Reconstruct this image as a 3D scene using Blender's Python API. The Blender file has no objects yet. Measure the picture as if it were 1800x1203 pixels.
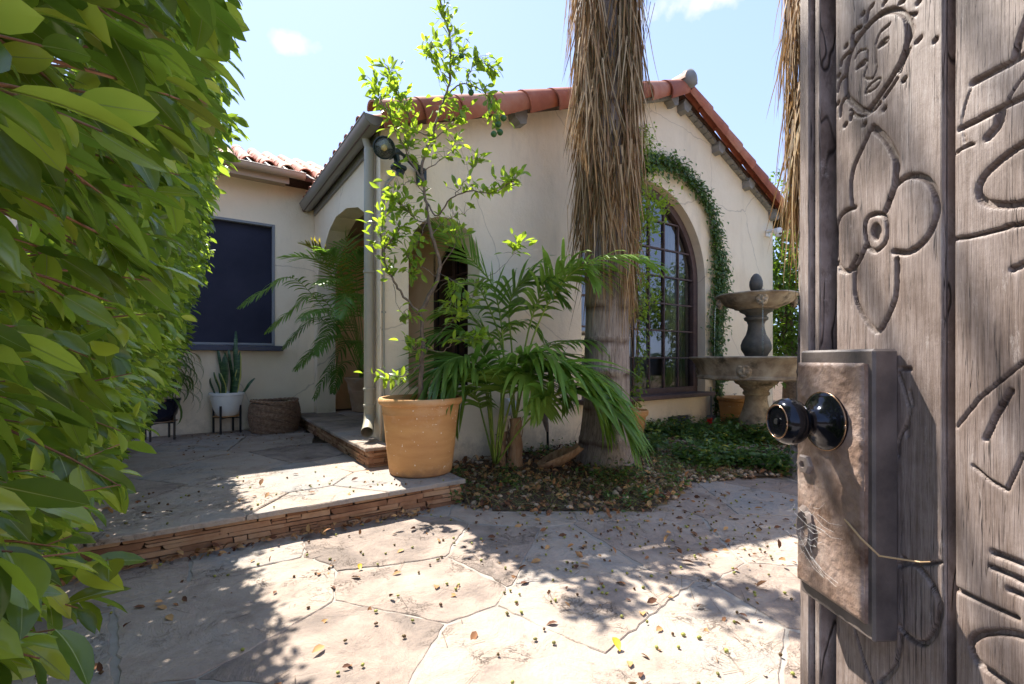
import bpy, math, random
import numpy as np
from mathutils import Vector, Matrix, noise
from mathutils.geometry import tessellate_polygon
random.seed(7); np.random.seed(7)
S = bpy.context.scene
R = math.radians
# ---------------------------------------------------------------- camera, sky, sun, exposure
EYE = 1.15
cd = bpy.data.cameras.new('camera'); cam = bpy.data.objects.new('camera', cd); S.collection.objects.link(cam)
cam.location = (0, 0, EYE); cam.rotation_euler = (R(90), 0, 0)
cd.sensor_width = 36; cd.lens = 36*820/1800; cd.shift_y = .0169; cd.clip_start = .02; cd.clip_end = 500
S.camera = cam
SUN = Vector((.432, -.503, -1)).normalized()          # direction in which the sunlight travels
el = math.asin(-SUN.z); az = math.atan2(-SUN.x, -SUN.y)
W = bpy.data.worlds.new('World'); S.world = W; W.use_nodes = True
nt = W.node_tree; nt.nodes.clear()
sky = nt.nodes.new('ShaderNodeTexSky'); sky.sky_type = 'NISHITA'; sky.sun_disc = False
sky.sun_elevation = el; sky.sun_rotation = az; sky.air_density = 1.0; sky.dust_density = .6; sky.ozone_density = 1.5
bg = nt.nodes.new('ShaderNodeBackground'); bg.inputs['Strength'].default_value = .15
out = nt.nodes.new('ShaderNodeOutputWorld')
tc = nt.nodes.new('ShaderNodeTexCoord')
def cloud(direction, size, amount, stretch):
    """a small wisp of cloud in the sky around one direction"""
    m = nt.nodes.new('ShaderNodeMapping'); m.vector_type = 'POINT'
    d = Vector(direction).normalized()
    m.inputs['Location'].default_value = (-d.x*size, -d.y*size*.3, -d.z*size*stretch)
    m.inputs['Scale'].default_value = (size, size*.3, size*stretch)
    nt.links.new(tc.outputs['Generated'], m.inputs['Vector'])
    ln = nt.nodes.new('ShaderNodeVectorMath'); ln.operation = 'LENGTH'; nt.links.new(m.outputs[0], ln.inputs[0])
    nz = nt.nodes.new('ShaderNodeTexNoise'); nz.inputs['Scale'].default_value = 22; nz.inputs['Detail'].default_value = 7
    nt.links.new(tc.outputs['Generated'], nz.inputs['Vector'])
    a = nt.nodes.new('ShaderNodeMath'); a.operation = 'MULTIPLY_ADD'
    nt.links.new(nz.outputs[0], a.inputs[0]); a.inputs[1].default_value = 2.4; nt.links.new(ln.outputs['Value'], a.inputs[2])
    r = nt.nodes.new('ShaderNodeMapRange'); r.inputs[1].default_value = 2.1; r.inputs[2].default_value = 1.45
    r.inputs[3].default_value = 0; r.inputs[4].default_value = amount
    nt.links.new(a.outputs[0], r.inputs[0]); return r.outputs[0]
c1 = cloud(((515-900)/820, 1, (632-76)/820), 26, .75, 2.2)
c2 = cloud(((1262-900)/820, 1, (632+14)/820), 9, .9, 4.5)
mx = nt.nodes.new('ShaderNodeMath'); mx.operation = 'MAXIMUM'; nt.links.new(c1, mx.inputs[0]); nt.links.new(c2, mx.inputs[1])
mix = nt.nodes.new('ShaderNodeMixRGB'); nt.links.new(mx.outputs[0], mix.inputs[0])
def vm(op, x, y):                                       # film-like shoulder over the whole sky: s / (1 + s/k)
    q = nt.nodes.new('ShaderNodeVectorMath'); q.operation = op
    for i_, v_ in enumerate((x, y)):
        if hasattr(v_, 'links'): nt.links.new(v_, q.inputs[i_])
        else: q.inputs[i_].default_value = v_
    return q.outputs[0]
cap_out = vm('DIVIDE', sky.outputs[0], vm('ADD', (1, 1, 1), vm('DIVIDE', sky.outputs[0], (.95, 1.24, 2.1))))
nt.links.new(cap_out, mix.inputs[1]); mix.inputs[2].default_value = (1.15, 1.15, 1.2, 1)
nt.links.new(mix.outputs[0], bg.inputs[0]); nt.links.new(bg.outputs[0], out.inputs[0])
sd = bpy.data.lights.new('sun', 'SUN'); sd.energy = 2.0; sd.angle = R(.55); sd.color = (1, .95, .86)
so = bpy.data.objects.new('sun', sd); S.collection.objects.link(so)
so.rotation_euler = SUN.to_track_quat('-Z', 'Y').to_euler(); so.location = (-4, 5, 9)
S.view_settings.view_transform = 'Standard'; S.view_settings.look = 'None'
S.view_settings.exposure = 2.8; S.view_settings.gamma = 1; S.view_settings.use_curve_mapping = False
S.cycles.max_bounces = 8; S.cycles.transparent_max_bounces = 12; S.cycles.diffuse_bounces = 5

# ---------------------------------------------------------------- frames of reference
CX, CY = -1.245, 4.44                      # the near corner of the gabled house
UX, UY = .823, .567                        # along its front wall; into the house is (-UY, UX)
TH = math.atan2(UY, UX)
HM = Matrix.Translation((CX, CY, 0)) @ Matrix.Rotation(TH, 4, 'Z')
def hw(u, v, z=0.0): return HM @ Vector((u, v, z))
def at(px, py, Y): return Vector(((px-900)/820*Y, Y, EYE+(632-py)/820*Y))

# ---------------------------------------------------------------- mesh helpers
class G:
    def __init__(s): s.V = []; s.F = []
    def add(s, V, F):
        o = len(s.V); s.V += [tuple(v) for v in V]; s.F += [tuple(i+o for i in f) for f in F]; return s
    def box(s, c, d, M=None, jit=0.0, taper=0.0):
        V = []
        for z in (-.5, .5):
            for x, y in ((-.5, -.5), (.5, -.5), (.5, .5), (-.5, .5)):
                k = 1-taper*(z+.5)
                p = Vector((x*d[0]*k, y*d[1]*k, z*d[2])) + Vector([random.uniform(-jit, jit) for _ in range(3)])
                if M is not None: p = M @ p
                V.append(p + Vector(c))
        return s.add(V, [(3,2,1,0),(4,5,6,7),(0,1,5,4),(1,2,6,5),(2,3,7,6),(3,0,4,7)])
    def cbox(s, c, d, b, M=None):
        """box with its edges cut off at 45 degrees"""
        V = []; x, y, z = [k/2 for k in d]
        for sz in (-1, 1):
            for (ax, ay, az) in ((x-b, y-b, z), (x, y-b, z-b), (x-b, y, z-b)):
                for sx, sy in ((-1,-1),(1,-1),(1,1),(-1,1)):
                    p = Vector((ax*sx, ay*sy, az*sz))
                    if M is not None: p = M @ p
                    V.append(p+Vector(c))
        F = [(3,2,1,0),(12,13,14,15)]
        for o in (0, 12):
            fl = (o == 0)
            q = []
            A, B, C_ = o, o+4, o+8
            q += [(A+1,A+2,B+2,B+1),(A+3,A+0,B+0,B+3),(A+0,A+1,C_+1,C_+0),(A+2,A+3,C_+3,C_+2)]
            q += [(A+k,B+k,C_+k) for k in range(4)]
            F += q
        F += [(5,6,18,17),(7,4,16,19),(8,9,21,20),(10,11,23,22)]
        F += [(4+k,8+k,20+k,16+k) for k in range(4)]
        return s.add(V, F)
    def tube(s, pts, rad, n=6, cap=True):
        pts = [Vector(p) for p in pts]; m = len(pts)
        if not hasattr(rad, '__len__'): rad = [rad]*m
        V = []; F = []; up = None
        for i, p in enumerate(pts):
            t = (pts[min(i+1, m-1)]-pts[max(i-1, 0)])
            t = t.normalized() if t.length > 1e-9 else Vector((0, 0, 1))
            if up is None:
                up = Vector((0,0,1)) if abs(t.z) < .9 else Vector((1,0,0))
            a = (up - t*up.dot(t))
            a = a.normalized() if a.length > 1e-6 else t.orthogonal().normalized()
            up = a; b = t.cross(a)
            for k in range(n):
                w = 2*math.pi*k/n
                V.append(p + a*math.cos(w)*rad[i] + b*math.sin(w)*rad[i])
        for i in range(m-1):
            for k in range(n):
                F.append((i*n+k, i*n+(k+1)%n, (i+1)*n+(k+1)%n, (i+1)*n+k))
        if cap: F.append(tuple(reversed(range(n)))); F.append(tuple(range((m-1)*n, m*n)))
        return s.add(V, F)
    def lathe(s, prof, c=(0,0,0), n=32, M=None, rmod=None):
        V = []; F = []; m = len(prof)
        for i, (r, z) in enumerate(prof):
            for k in range(n):
                w = 2*math.pi*k/n; rr = r*(rmod(w, z) if rmod else 1)
                p = Vector((rr*math.cos(w), rr*math.sin(w), z))
                if M is not None: p = M @ p
                V.append(p+Vector(c))
        for i in range(m-1):
            for k in range(n):
                F.append((i*n+k, i*n+(k+1)%n, (i+1)*n+(k+1)%n, (i+1)*n+k))
        if prof[0][0] > 1e-4: F.append(tuple(reversed(range(n))))
        if prof[-1][0] > 1e-4: F.append(tuple(range((m-1)*n, m*n)))
        return s.add(V, F)
    def prism(s, poly, z0, z1, inset=0.0):
        n = len(poly); c = sum((Vector((p[0], p[1])) for p in poly), Vector((0, 0)))/n
        V = [(p[0], p[1], z0) for p in poly]
        if inset:
            V += [(p[0], p[1], z1-inset) for p in poly]
            for p in poly:
                d = Vector((p[0], p[1]))-c; l = d.length; d = d*(max(l-inset, .001)/l)
                V.append((c.x+d.x, c.y+d.y, z1))
            F = [tuple(range(2*n, 3*n))]
            for r in (0, 1): F += [(r*n+i, r*n+(i+1)%n, (r+1)*n+(i+1)%n, (r+1)*n+i) for i in range(n)]
        else:
            V += [(p[0], p[1], z1) for p in poly]
            F = [tuple(range(n, 2*n))] + [(i, (i+1)%n, n+(i+1)%n, n+i) for i in range(n)]
        return s.add(V, F)
    def wall(s, outer, holes, t, to):
        """flat wall from a 2-D outline with holes; to(a, b, d) gives the point at depth d (0..t)"""
        loops = [outer]+holes
        tris = tessellate_polygon([[Vector((a, b, 0)) for a, b in l] for l in loops])
        flat = [p for l in loops for p in l]; n = len(flat)
        V = [to(a, b, 0) for a, b in flat]+[to(a, b, t) for a, b in flat]
        F = [tuple(x) for x in tris]+[(x[2]+n, x[1]+n, x[0]+n) for x in tris]
        o = 0
        for l in loops:
            m = len(l)
            F += [(o+i, o+(i+1)%m, n+o+(i+1)%m, n+o+i) for i in range(m)]
            o += m
        return s.add(V, F)
    def mesh(s, name, mat, minv=None, smooth=False, sub=0):
        me = bpy.data.meshes.new(name)
        V = s.V if minv is None else [tuple(minv @ Vector(v)) for v in s.V]
        me.from_pydata(V, [], s.F); me.materials.append(mat)
        me.validate(); 
        if smooth:
            me.shade_smooth()
        return me
    def build(s, name, mat, parent=None, smooth=False, local=False, fix=True, sharp=None):
        minv = None
        if parent is not None and not local: minv = MW[parent.name].inverted()
        me = s.mesh(name, mat, minv, smooth)
        if fix: fixn(me)
        if sharp and smooth: me.set_sharp_from_angle(angle=R(sharp))
        return link(name, me, parent)
def fixn(me):
    import bmesh
    b = bmesh.new(); b.from_mesh(me); bmesh.ops.recalc_face_normals(b, faces=b.faces); b.to_mesh(me); b.free()
MW = {}
def link(name, me, parent=None):
    o = bpy.data.objects.new(name, me); S.collection.objects.link(o)
    MW[o.name] = MW[parent.name].copy() if parent is not None else Matrix.Identity(4)
    if parent is not None: o.parent = parent
    return o
def tag(o, label=None, cat=None, group=None, kind=None):
    if label: o['label'] = label
    if cat: o['category'] = cat
    if group: o['group'] = group
    if kind: o['kind'] = kind
    return o
def thing(name, loc, label, cat, group=None, rz=0.0, M=None):
    o = bpy.data.objects.new(name, None); S.collection.objects.link(o); o.empty_display_size = .1
    if M is None: M = Matrix.Translation(loc) @ Matrix.Rotation(rz, 4, 'Z')
    o.matrix_world = M; MW[o.name] = M.copy()
    return tag(o, label, cat, group)
def inst(name, me, parent, M):
    """one more piece that shares a mesh; M is its placing in the parent's own space"""
    o = bpy.data.objects.new(name, me); S.collection.objects.link(o); o.parent = parent
    o.matrix_basis = M; MW[o.name] = (MW[parent.name] @ M) if parent is not None else M.copy()
    return o
def batch(name, bv, bf, mats, mat, parent=None, rnd=None, smooth=True, local=False):
    """one mesh out of many placed copies of a small base mesh (mats: n x 3 x 4)"""
    mats = np.asarray(mats, dtype=np.float64)
    if parent is not None and not local:
        mi = np.array(MW[parent.name].inverted())
        A = np.zeros((len(mats), 4, 4)); A[:, :3, :] = mats; A[:, 3, 3] = 1
        mats = (mi @ A)[:, :3, :]
    bv = np.asarray(bv, dtype=np.float64); n = len(mats); k = len(bv)
    P = np.einsum('nij,kj->nki', mats[:, :, :3], bv) + mats[:, None, :, 3]
    bf = np.asarray(bf); fs = bf.shape[1]; m = len(bf)
    L = (bf[None]+(np.arange(n)*k)[:, None, None]).reshape(-1)
    me = bpy.data.meshes.new(name)
    me.vertices.add(n*k); me.vertices.foreach_set('co', P.reshape(-1).astype(np.float32))
    me.loops.add(len(L)); me.loops.foreach_set('vertex_index', L.astype(np.int32))
    me.polygons.add(n*m); me.polygons.foreach_set('loop_start', (np.arange(n*m)*fs).astype(np.int32))
    me.polygons.foreach_set('loop_total', np.full(n*m, fs, dtype=np.int32))
    if rnd is None: rnd = np.random.rand(n)
    at_ = me.attributes.new('rnd', 'FLOAT', 'POINT'); at_.data.foreach_set('value', np.repeat(rnd, k).astype(np.float32))
    me.materials.append(mat); me.update(calc_edges=True)
    if smooth: me.polygons.foreach_set('use_smooth', np.ones(n*m, dtype=bool))
    return link(name, me, parent)
def frame_mats(P, D, N, s):
    """n x 3 x 4 matrices: y along D, z near N, at P, scaled s (n or n x 3)"""
    P = np.asarray(P, float); D = np.asarray(D, float); N = np.asarray(N, float)
    D = D/np.linalg.norm(D, axis=1, keepdims=True)
    X = np.cross(D, N); X = X/(np.linalg.norm(X, axis=1, keepdims=True)+1e-9); Z = np.cross(X, D)
    s = np.asarray(s, float)
    if s.ndim == 1: s = np.stack([s, s, s], 1)
    return np.stack([X*s[:, 0:1], D*s[:, 1:2], Z*s[:, 2:3], P], axis=2)
def leaf_base(w=.42, fold=.10, droop=.12, n=4, blunt=1.0):
    """leaf of length 1 along y: a left and a right half folded along the midrib"""
    V = []; F = []
    for i in range(n+1):
        t = i/n; hw_ = w*.5*math.sin(math.pi*t**blunt)**.8 if 0 < t < 1 else 0.0
        z = -droop*t*t*1.0
        V += [(-hw_, t, z+fold*hw_*2), (0, t, z), (hw_, t, z+fold*hw_*2)]
    for i in range(n):
        a = i*3; F += [(a, a+1, a+4, a+3), (a+1, a+2, a+5, a+4)]
    return V, F

# ---------------------------------------------------------------- materials
def base_mat(name):
    m = bpy.data.materials.new(name); m.use_nodes = True; n = m.node_tree; b = n.nodes['Principled BSDF']
    return m, n, b
def N_(n, t, **k):
    x = n.nodes.new(t)
    for a, v in k.items(): setattr(x, a, v)
    return x
def noise_n(n, vec, scale, detail=6, rough=.55, dist=0):
    x = n.nodes.new('ShaderNodeTexNoise'); x.inputs['Scale'].default_value = scale; x.inputs['Detail'].default_value = detail
    x.inputs['Roughness'].default_value = rough; x.inputs['Distortion'].default_value = dist
    n.links.new(vec, x.inputs['Vector']); return x.outputs[0]
def ramp(n, fac, stops):
    r = n.nodes.new('ShaderNodeValToRGB'); e = r.color_ramp.elements
    while len(e) < len(stops): e.new(.5)
    for i, (p, c) in enumerate(stops): e[i].position = p; e[i].color = (*c, 1) if len(c) == 3 else c
    n.links.new(fac, r.inputs[0]); return r.outputs[0]
def mixc(n, fac, a, b, mode='MIX'):
    x = n.nodes.new('ShaderNodeMixRGB'); x.blend_type = mode
    for i, v in ((0, fac), (1, a), (2, b)):
        if hasattr(v, 'links'): n.links.new(v, x.inputs[i])
        else: x.inputs[i].default_value = v if i == 0 else (*v, 1)
    return x.outputs[0]
def pos(n, scale=(1, 1, 1)):
    g = n.nodes.new('ShaderNodeNewGeometry'); m = n.nodes.new('ShaderNodeMapping'); m.inputs['Scale'].default_value = scale
    n.links.new(g.outputs['Position'], m.inputs[0]); return m.outputs[0]
def mth(n, op, a, b=0.0, c=None):
    x = n.nodes.new('ShaderNodeMath'); x.operation = op
    for i, v in enumerate((a, b) if c is None else (a, b, c)):
        if hasattr(v, 'links'): n.links.new(v, x.inputs[i])
        else: x.inputs[i].default_value = v
    return x.outputs[0]
def bump(n, b, h, strength=.3, dist=.01):
    x = n.nodes.new('ShaderNodeBump'); x.inputs['Strength'].default_value = strength; x.inputs['Distance'].default_value = dist
    n.links.new(h, x.inputs['Height']); n.links.new(x.outputs[0], b.inputs['Normal'])
def rnd_n(n):
    a = n.nodes.new('ShaderNodeAttribute'); a.attribute_name = 'rnd'; o = n.nodes.new('ShaderNodeObjectInfo')
    return mth(n, 'FRACT', mth(n, 'ADD', a.outputs['Fac'], o.outputs['Random']))
def grain(name, stops, scale=4, rough=.85, bs=.3, bscale=60, bdist=.004, stretch=(1, 1, 1), vary=0.0, stain=None, spec=.3, detail=8):
    """mottled surface: colour ramp over noise, fine bump, per-object tint, optional large stain"""
    m, n, b = base_mat(name); p = pos(n, stretch)
    f = noise_n(n, p, scale, detail, .6)
    if vary:
        f = mth(n, 'ADD', f, mth(n, 'MULTIPLY', mth(n, 'SUBTRACT', rnd_n(n), .5), vary))
    c = ramp(n, f, stops)
    if stain:
        sf = noise_n(n, p, stain[0], 5, .65)
        c = mixc(n, ramp(n, sf, ((stain[2], (0, 0, 0)), (stain[3], (1, 1, 1)))), c, stain[1])
    n.links.new(c, b.inputs['Base Color']); b.inputs['Roughness'].default_value = rough
    b.inputs['Specular IOR Level'].default_value = spec
    bump(n, b, noise_n(n, p, bscale, 5, .6), bs, bdist)
    return m
def leafmat(name, stops, trans=.45, rough=.35, tcol=(.35, .55, .03), spec=.5):
    m = bpy.data.materials.new(name); m.use_nodes = True; n = m.node_tree; b = n.nodes['Principled BSDF']; o = n.nodes['Material Output']
    r = rnd_n(n); c = ramp(n, r, stops)
    nz = noise_n(n, pos(n), 30, 3); c2 = mixc(n, .25, c, ramp(n, nz, ((.3, (.02, .03, .01)), (.7, (.2, .28, .06)))))
    n.links.new(c2, b.inputs['Base Color']); b.inputs['Roughness'].default_value = rough
    b.inputs['Specular IOR Level'].default_value = spec; b.inputs['Coat Weight'].default_value = .25 if rough < .3 else 0; b.inputs['Coat Roughness'].default_value = .12
    t = n.nodes.new('ShaderNodeBsdfTranslucent')
    tc_ = mixc(n, .45, c, tcol); n.links.new(tc_, t.inputs[0])
    x = n.nodes.new('ShaderNodeMixShader'); x.inputs[0].default_value = trans
    n.links.new(b.outputs[0], x.inputs[1]); n.links.new(t.outputs[0], x.inputs[2]); n.links.new(x.outputs[0], o.inputs[0])
    return m
def plain(name, col, rough=.5, metal=0, spec=.5):
    m, n, b = base_mat(name)
    nz = noise_n(n, pos(n), 18, 5); c = mixc(n, mth(n, 'MULTIPLY', nz, .35), col, tuple(x*.6 for x in col))
    n.links.new(c, b.inputs['Base Color']); b.inputs['Roughness'].default_value = rough; b.inputs['Metallic'].default_value = metal
    b.inputs['Specular IOR Level'].default_value = spec
    bump(n, b, noise_n(n, pos(n), 90, 3), .08, .002)
    return m
M = {}
M['stucco_'] = grain('stucco', ((.25, (.68, .58, .44)), (.6, (.76, .67, .53))), 1.3, .93, .35, 26, .006, stain=(2.2, (.52, .44, .33), .58, .85), spec=.15)
M['stucco_bounce_lit'] = grain('stucco_bounce_lit', ((.25, (.70, .43, .20)), (.6, (.82, .55, .29))), 1.3, .93, .35, 26, .006, spec=.15)  # porch stucco with sunlight bounced off the terrace painted into its orange colour
def stucco():
    m, n, b = base_mat('stucco'); p = pos(n)
    c = ramp(n, noise_n(n, p, 1.3, 8, .6), ((.25, (.76, .625, .445)), (.6, (.83, .705, .525))))
    c = mixc(n, ramp(n, noise_n(n, pos(n, (1, 1, .25)), 2.6, 7, .7), ((.52, (0, 0, 0)), (.80, (.55, .55, .55)))), c, (.50, .42, .31))
    g = n.nodes.new('ShaderNodeNewGeometry'); s = n.nodes.new('ShaderNodeSeparateXYZ'); n.links.new(g.outputs['Position'], s.inputs[0])
    base = mth(n, 'ADD', s.outputs[2], mth(n, 'MULTIPLY', noise_n(n, p, 7, 6, .7), .9))
    c = mixc(n, ramp(n, base, ((.42, (.75, .75, .75)), (.80, (0, 0, 0)))), c, (.36, .29, .21))
    v = n.nodes.new('ShaderNodeTexVoronoi'); v.feature = 'DISTANCE_TO_EDGE'; v.inputs['Scale'].default_value = .55
    n.links.new(mixc(n, .12, p, noise_col(n, p, 3.5)), v.inputs['Vector'])
    c = mixc(n, ramp(n, v.outputs['Distance'], ((.0, (.6, .6, .6)), (.0035, (0, 0, 0)))), c, (.38, .3, .22))
    n.links.new(c, b.inputs['Base Color']); b.inputs['Roughness'].default_value = .93; b.inputs['Specular IOR Level'].default_value = .12
    h = mth(n, 'ADD', mth(n, 'MULTIPLY', noise_n(n, p, 5, 4, .6), 2.2), mth(n, 'ADD', noise_n(n, p, 24, 6, .7), mth(n, 'MULTIPLY', noise_n(n, p, 110, 3), .35)))
    bump(n, b, h, .5, .012); return m
def noise_col(n, p, sc):
    x = n.nodes.new('ShaderNodeTexNoise'); x.inputs['Scale'].default_value = sc; x.inputs['Detail'].default_value = 3; n.links.new(p, x.inputs['Vector']); return x.outputs['Color']
M['stucco'] = stucco()
M['tile'] = grain('terracotta_tile', ((.2, (.24, .075, .045)), (.5, (.38, .125, .07)), (.8, (.46, .22, .14))), 3.5, .7, .25, 40, .003, vary=.35)
M['tile_pale'] = grain('weathered_tile', ((.2, (.30, .075, .04)), (.5, (.42, .14, .08)), (.66, (.55, .38, .28))), 5, .8, .25, 40, .003, vary=.4)
M['pot_plain'] = grain('plain_terracotta', ((.3, (.46, .20, .08)), (.7, (.56, .27, .115))), 2.5, .75, .12, 30, .003, (1, 1, 4), stain=(38, (.8, .68, .5), .70, .74))
def potmat():
    m, n, b = base_mat('terracotta_pot'); p = pos(n, (1, 1, 1))
    c = ramp(n, noise_n(n, pos(n, (1, 1, 5)), 2.5, 8, .6), ((.3, (.46, .22, .08)), (.7, (.58, .32, .125))))
    c = mixc(n, ramp(n, noise_n(n, p, 3.2, 8, .75), ((.53, (0, 0, 0)), (.72, (.5, .5, .5)))), c, (.62, .44, .28))
    c = mixc(n, ramp(n, noise_n(n, p, 42, 2, .4), ((.715, (0, 0, 0)), (.735, (.9, .9, .9)))), c, (.78, .70, .55))
    g = n.nodes.new('ShaderNodeNewGeometry'); s = n.nodes.new('ShaderNodeSeparateXYZ'); n.links.new(g.outputs['Position'], s.inputs[0])
    k = mth(n, 'ADD', s.outputs[2], mth(n, 'MULTIPLY', noise_n(n, p, 9, 6, .7), .18))
    c = mixc(n, ramp(n, k, ((.29, (.8, .8, .8)), (.36, (0, 0, 0)))), c, (.25, .13, .07))
    n.links.new(c, b.inputs['Base Color']); b.inputs['Roughness'].default_value = .75; b.inputs['Specular IOR Level'].default_value = .3
    bump(n, b, mth(n, 'ADD', noise_n(n, pos(n, (1, 1, 12)), 5, 4), noise_n(n, p, 60, 4)), .25, .004); return m
M['pot'] = potmat()
M['pot_old'] = grain('aged_terracotta', ((.3, (.32, .19, .11)), (.7, (.48, .31, .19))), 5, .85, .25, 30, .003, stain=(6, (.4, .36, .3), .5, .7))
def flagmat():
    m, n, b = base_mat('flagstone'); p = pos(n); ob = n.nodes.new('ShaderNodeObjectInfo')
    r = ob.outputs['Random']
    f = mth(n, 'ADD', noise_n(n, p, 3.4, 9, .66, .6), mth(n, 'MULTIPLY', mth(n, 'SUBTRACT', r, .5), .42))
    c = ramp(n, f, ((.22, (.20, .16, .135)), (.40, (.32, .25, .205)), (.58, (.40, .325, .265)), (.8, (.28, .265, .25))))
    ridge = mth(n, 'ABSOLUTE', mth(n, 'SUBTRACT', noise_n(n, p, 5.5, 6, .6, 1.2), .5))          # thin cleft lines of split slate
    rl = ramp(n, ridge, ((.0, (1, 1, 1)), (.012, (0, 0, 0))))
    ridge2 = mth(n, 'ABSOLUTE', mth(n, 'SUBTRACT', noise_n(n, p, 15, 5, .65, 1.6), .5)); rl2 = ramp(n, ridge2, ((.0, (.4, .4, .4)), (.012, (0, 0, 0))))
    brk = ramp(n, noise_n(n, p, 2.6, 3), ((.52, (0, 0, 0)), (.62, (1, 1, 1))))
    lines = mixc(n, 1.0, mixc(n, 1.0, rl, rl2, 'ADD'), brk, 'MULTIPLY')
    c = mixc(n, lines, c, (.20, .15, .115))
    c = mixc(n, ramp(n, noise_n(n, p, 34, 6, .8), ((.50, (0, 0, 0)), (.70, (.35, .35, .35)))), c, (.27, .21, .165))
    n.links.new(c, b.inputs['Base Color']); b.inputs['Roughness'].default_value = .85; b.inputs['Specular IOR Level'].default_value = .25
    h = mth(n, 'ADD', mth(n, 'MULTIPLY', noise_n(n, p, 4, 8, .7, .8), 1.6), mth(n, 'MULTIPLY', lines, -.35)); h = mth(n, 'ADD', h, mth(n, 'MULTIPLY', noise_n(n, p, 28, 5, .7), .35))
    bump(n, b, h, 1.0, .022); return m
M['flag'] = flagmat()
M['mortar'] = grain('mortar', ((.3, (.25, .22, .19)), (.7, (.35, .315, .275))), 9, .95, .5, 40, .006)
M['ledger'] = grain('stacked_stone', ((.2, (.16, .075, .04)), (.5, (.30, .16, .09)), (.8, (.42, .27, .165))), 5, .9, .7, 22, .01, vary=.5)
M['dirt'] = grain('soil', ((.3, (.045, .03, .02)), (.7, (.12, .08, .05))), 8, 1, .8, 30, .02)
M['pebble'] = grain('pebble', ((.2, (.12, .07, .045)), (.5, (.25, .165, .105)), (.85, (.42, .33, .24))), 14, .8, .2, 60, .002, vary=.9)
M['litter'] = grain('dry_leaf', ((.2, (.1, .04, .02)), (.5, (.26, .12, .05)), (.8, (.42, .24, .1))), 14, .8, .2, 60, .002, vary=.9)
M['berry'] = grain('berry', ((.25, (.10, .05, .02)), (.5, (.14, .13, .03)), (.75, (.27, .27, .06))), 10, .5, .1, 60, .001, vary=.9)
M['gutter'] = plain('taupe_gutter_paint', (.25, .235, .21), .45)
M['gutter_beige'] = plain('beige_gutter_paint', (.42, .34, .25), .5)
M['downspout'] = plain('sage_downspout_paint', (.36, .33, .25), .5)
M['corbel'] = grain('grey_corbel', ((.3, (.2, .195, .185)), (.7, (.3, .29, .27))), 8, .9, .3, 50, .003)
M['frame'] = grain('brown_window_paint', ((.3, (.075, .045, .042)), (.7, (.12, .08, .07))), 12, .55, .15, 60, .002)
M['navy'] = plain('navy_frame_paint', (.03, .04, .075), .45)
M['greyframe'] = plain('grey_frame_paint', (.22, .23, .24), .5)
M['blackmetal'] = plain('black_metal', (.012, .013, .014), .4)
M['greenmetal'] = plain('dark_green_plastic', (.012, .022, .02), .35)
M['white'] = plain('white_glaze', (.85, .85, .83), .2)
M['whitepl'] = plain('white_plastic', (.72, .74, .78), .35)
M['lens'] = plain('clear_lens', (.85, .82, .75), .4)
M['blackglass'] = plain('black_glass', (.01, .01, .012), .05)
M['red'] = plain('red_plastic', (.55, .02, .015), .4)
M['wicker'] = grain('wicker', ((.25, (.12, .06, .035)), (.5, (.26, .155, .095)), (.8, (.40, .28, .19))), 30, .7, .5, 90, .004)
M['darkblue'] = plain('dark_glaze', (.01, .012, .03), .12)
M['stone'] = grain('fountain_stone', ((.2, (.10, .075, .05)), (.42, (.27, .21, .145)), (.6, (.42, .35, .25)), (.85, (.5, .44, .34))), 5, .92, .5, 30, .01, stain=(3.5, (.10, .085, .06), .53, .66))
M['stone_dark'] = grain('wet_fountain_stone', ((.2, (.04, .045, .04)), (.6, (.13, .12, .1))), 7, .5, .5, 30, .01)
def trunkmat():
    m, n, b = base_mat('palm_trunk'); p = pos(n, (5, 5, .5))
    c = ramp(n, noise_n(n, p, 6, 9, .65), ((.28, (.16, .125, .105)), (.5, (.30, .25, .215)), (.72, (.42, .365, .32))))
    fb = noise_n(n, pos(n, (16, 16, .8)), 6, 4, .6); c = mixc(n, ramp(n, fb, ((.36, (.75, .75, .75)), (.46, (0, 0, 0)))), c, (.11, .085, .07))
    g = n.nodes.new('ShaderNodeNewGeometry'); s = n.nodes.new('ShaderNodeSeparateXYZ'); n.links.new(g.outputs['Position'], s.inputs[0])
    z = mth(n, 'ADD', s.outputs[2], mth(n, 'MULTIPLY', noise_n(n, pos(n), 3, 4), .07))
    r = mth(n, 'PINGPONG', z, .17); rl = ramp(n, r, ((.0, (.9, .9, .9)), (.05, (.0, .0, .0)))); brk = ramp(n, noise_n(n, pos(n), 4, 3), ((.4, (0, 0, 0)), (.55, (1, 1, 1))))
    rl = mixc(n, 1, rl, brk, 'MULTIPLY'); c = mixc(n, rl, c, (.09, .06, .045))
    c = mixc(n, ramp(n, noise_n(n, pos(n, (3, 3, 1)), 7, 7, .8), ((.62, (0, 0, 0)), (.72, (.5, .5, .5)))), c, (.13, .09, .065))
    n.links.new(c, b.inputs['Base Color']); b.inputs['Roughness'].default_value = .95; b.inputs['Specular IOR Level'].default_value = .1
    bump(n, b, mth(n, 'SUBTRACT', mth(n, 'ADD', noise_n(n, p, 10, 6, .7), fb), rl), .9, .012); return m
M['trunk'] = trunkmat()
M['trunk_unused'] = grain('palm_trunk', ((.25, (.17, .13, .105)), (.5, (.30, .245, .205)), (.75, (.40, .345, .30))), 7, .95, .8, 40, .012, (3, 3, .35), stain=(3, (.14, .1, .08), .6, .7))
M['bark'] = grain('bark', ((.3, (.10, .07, .05)), (.7, (.24, .18, .13))), 20, .9, .5, 60, .004)
M['husk'] = grain('palm_husk', ((.2, (.16, .08, .04)), (.5, (.34, .2, .11)), (.8, (.48, .34, .22))), 9, .9, .6, 30, .01, (3, 3, .5))
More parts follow.
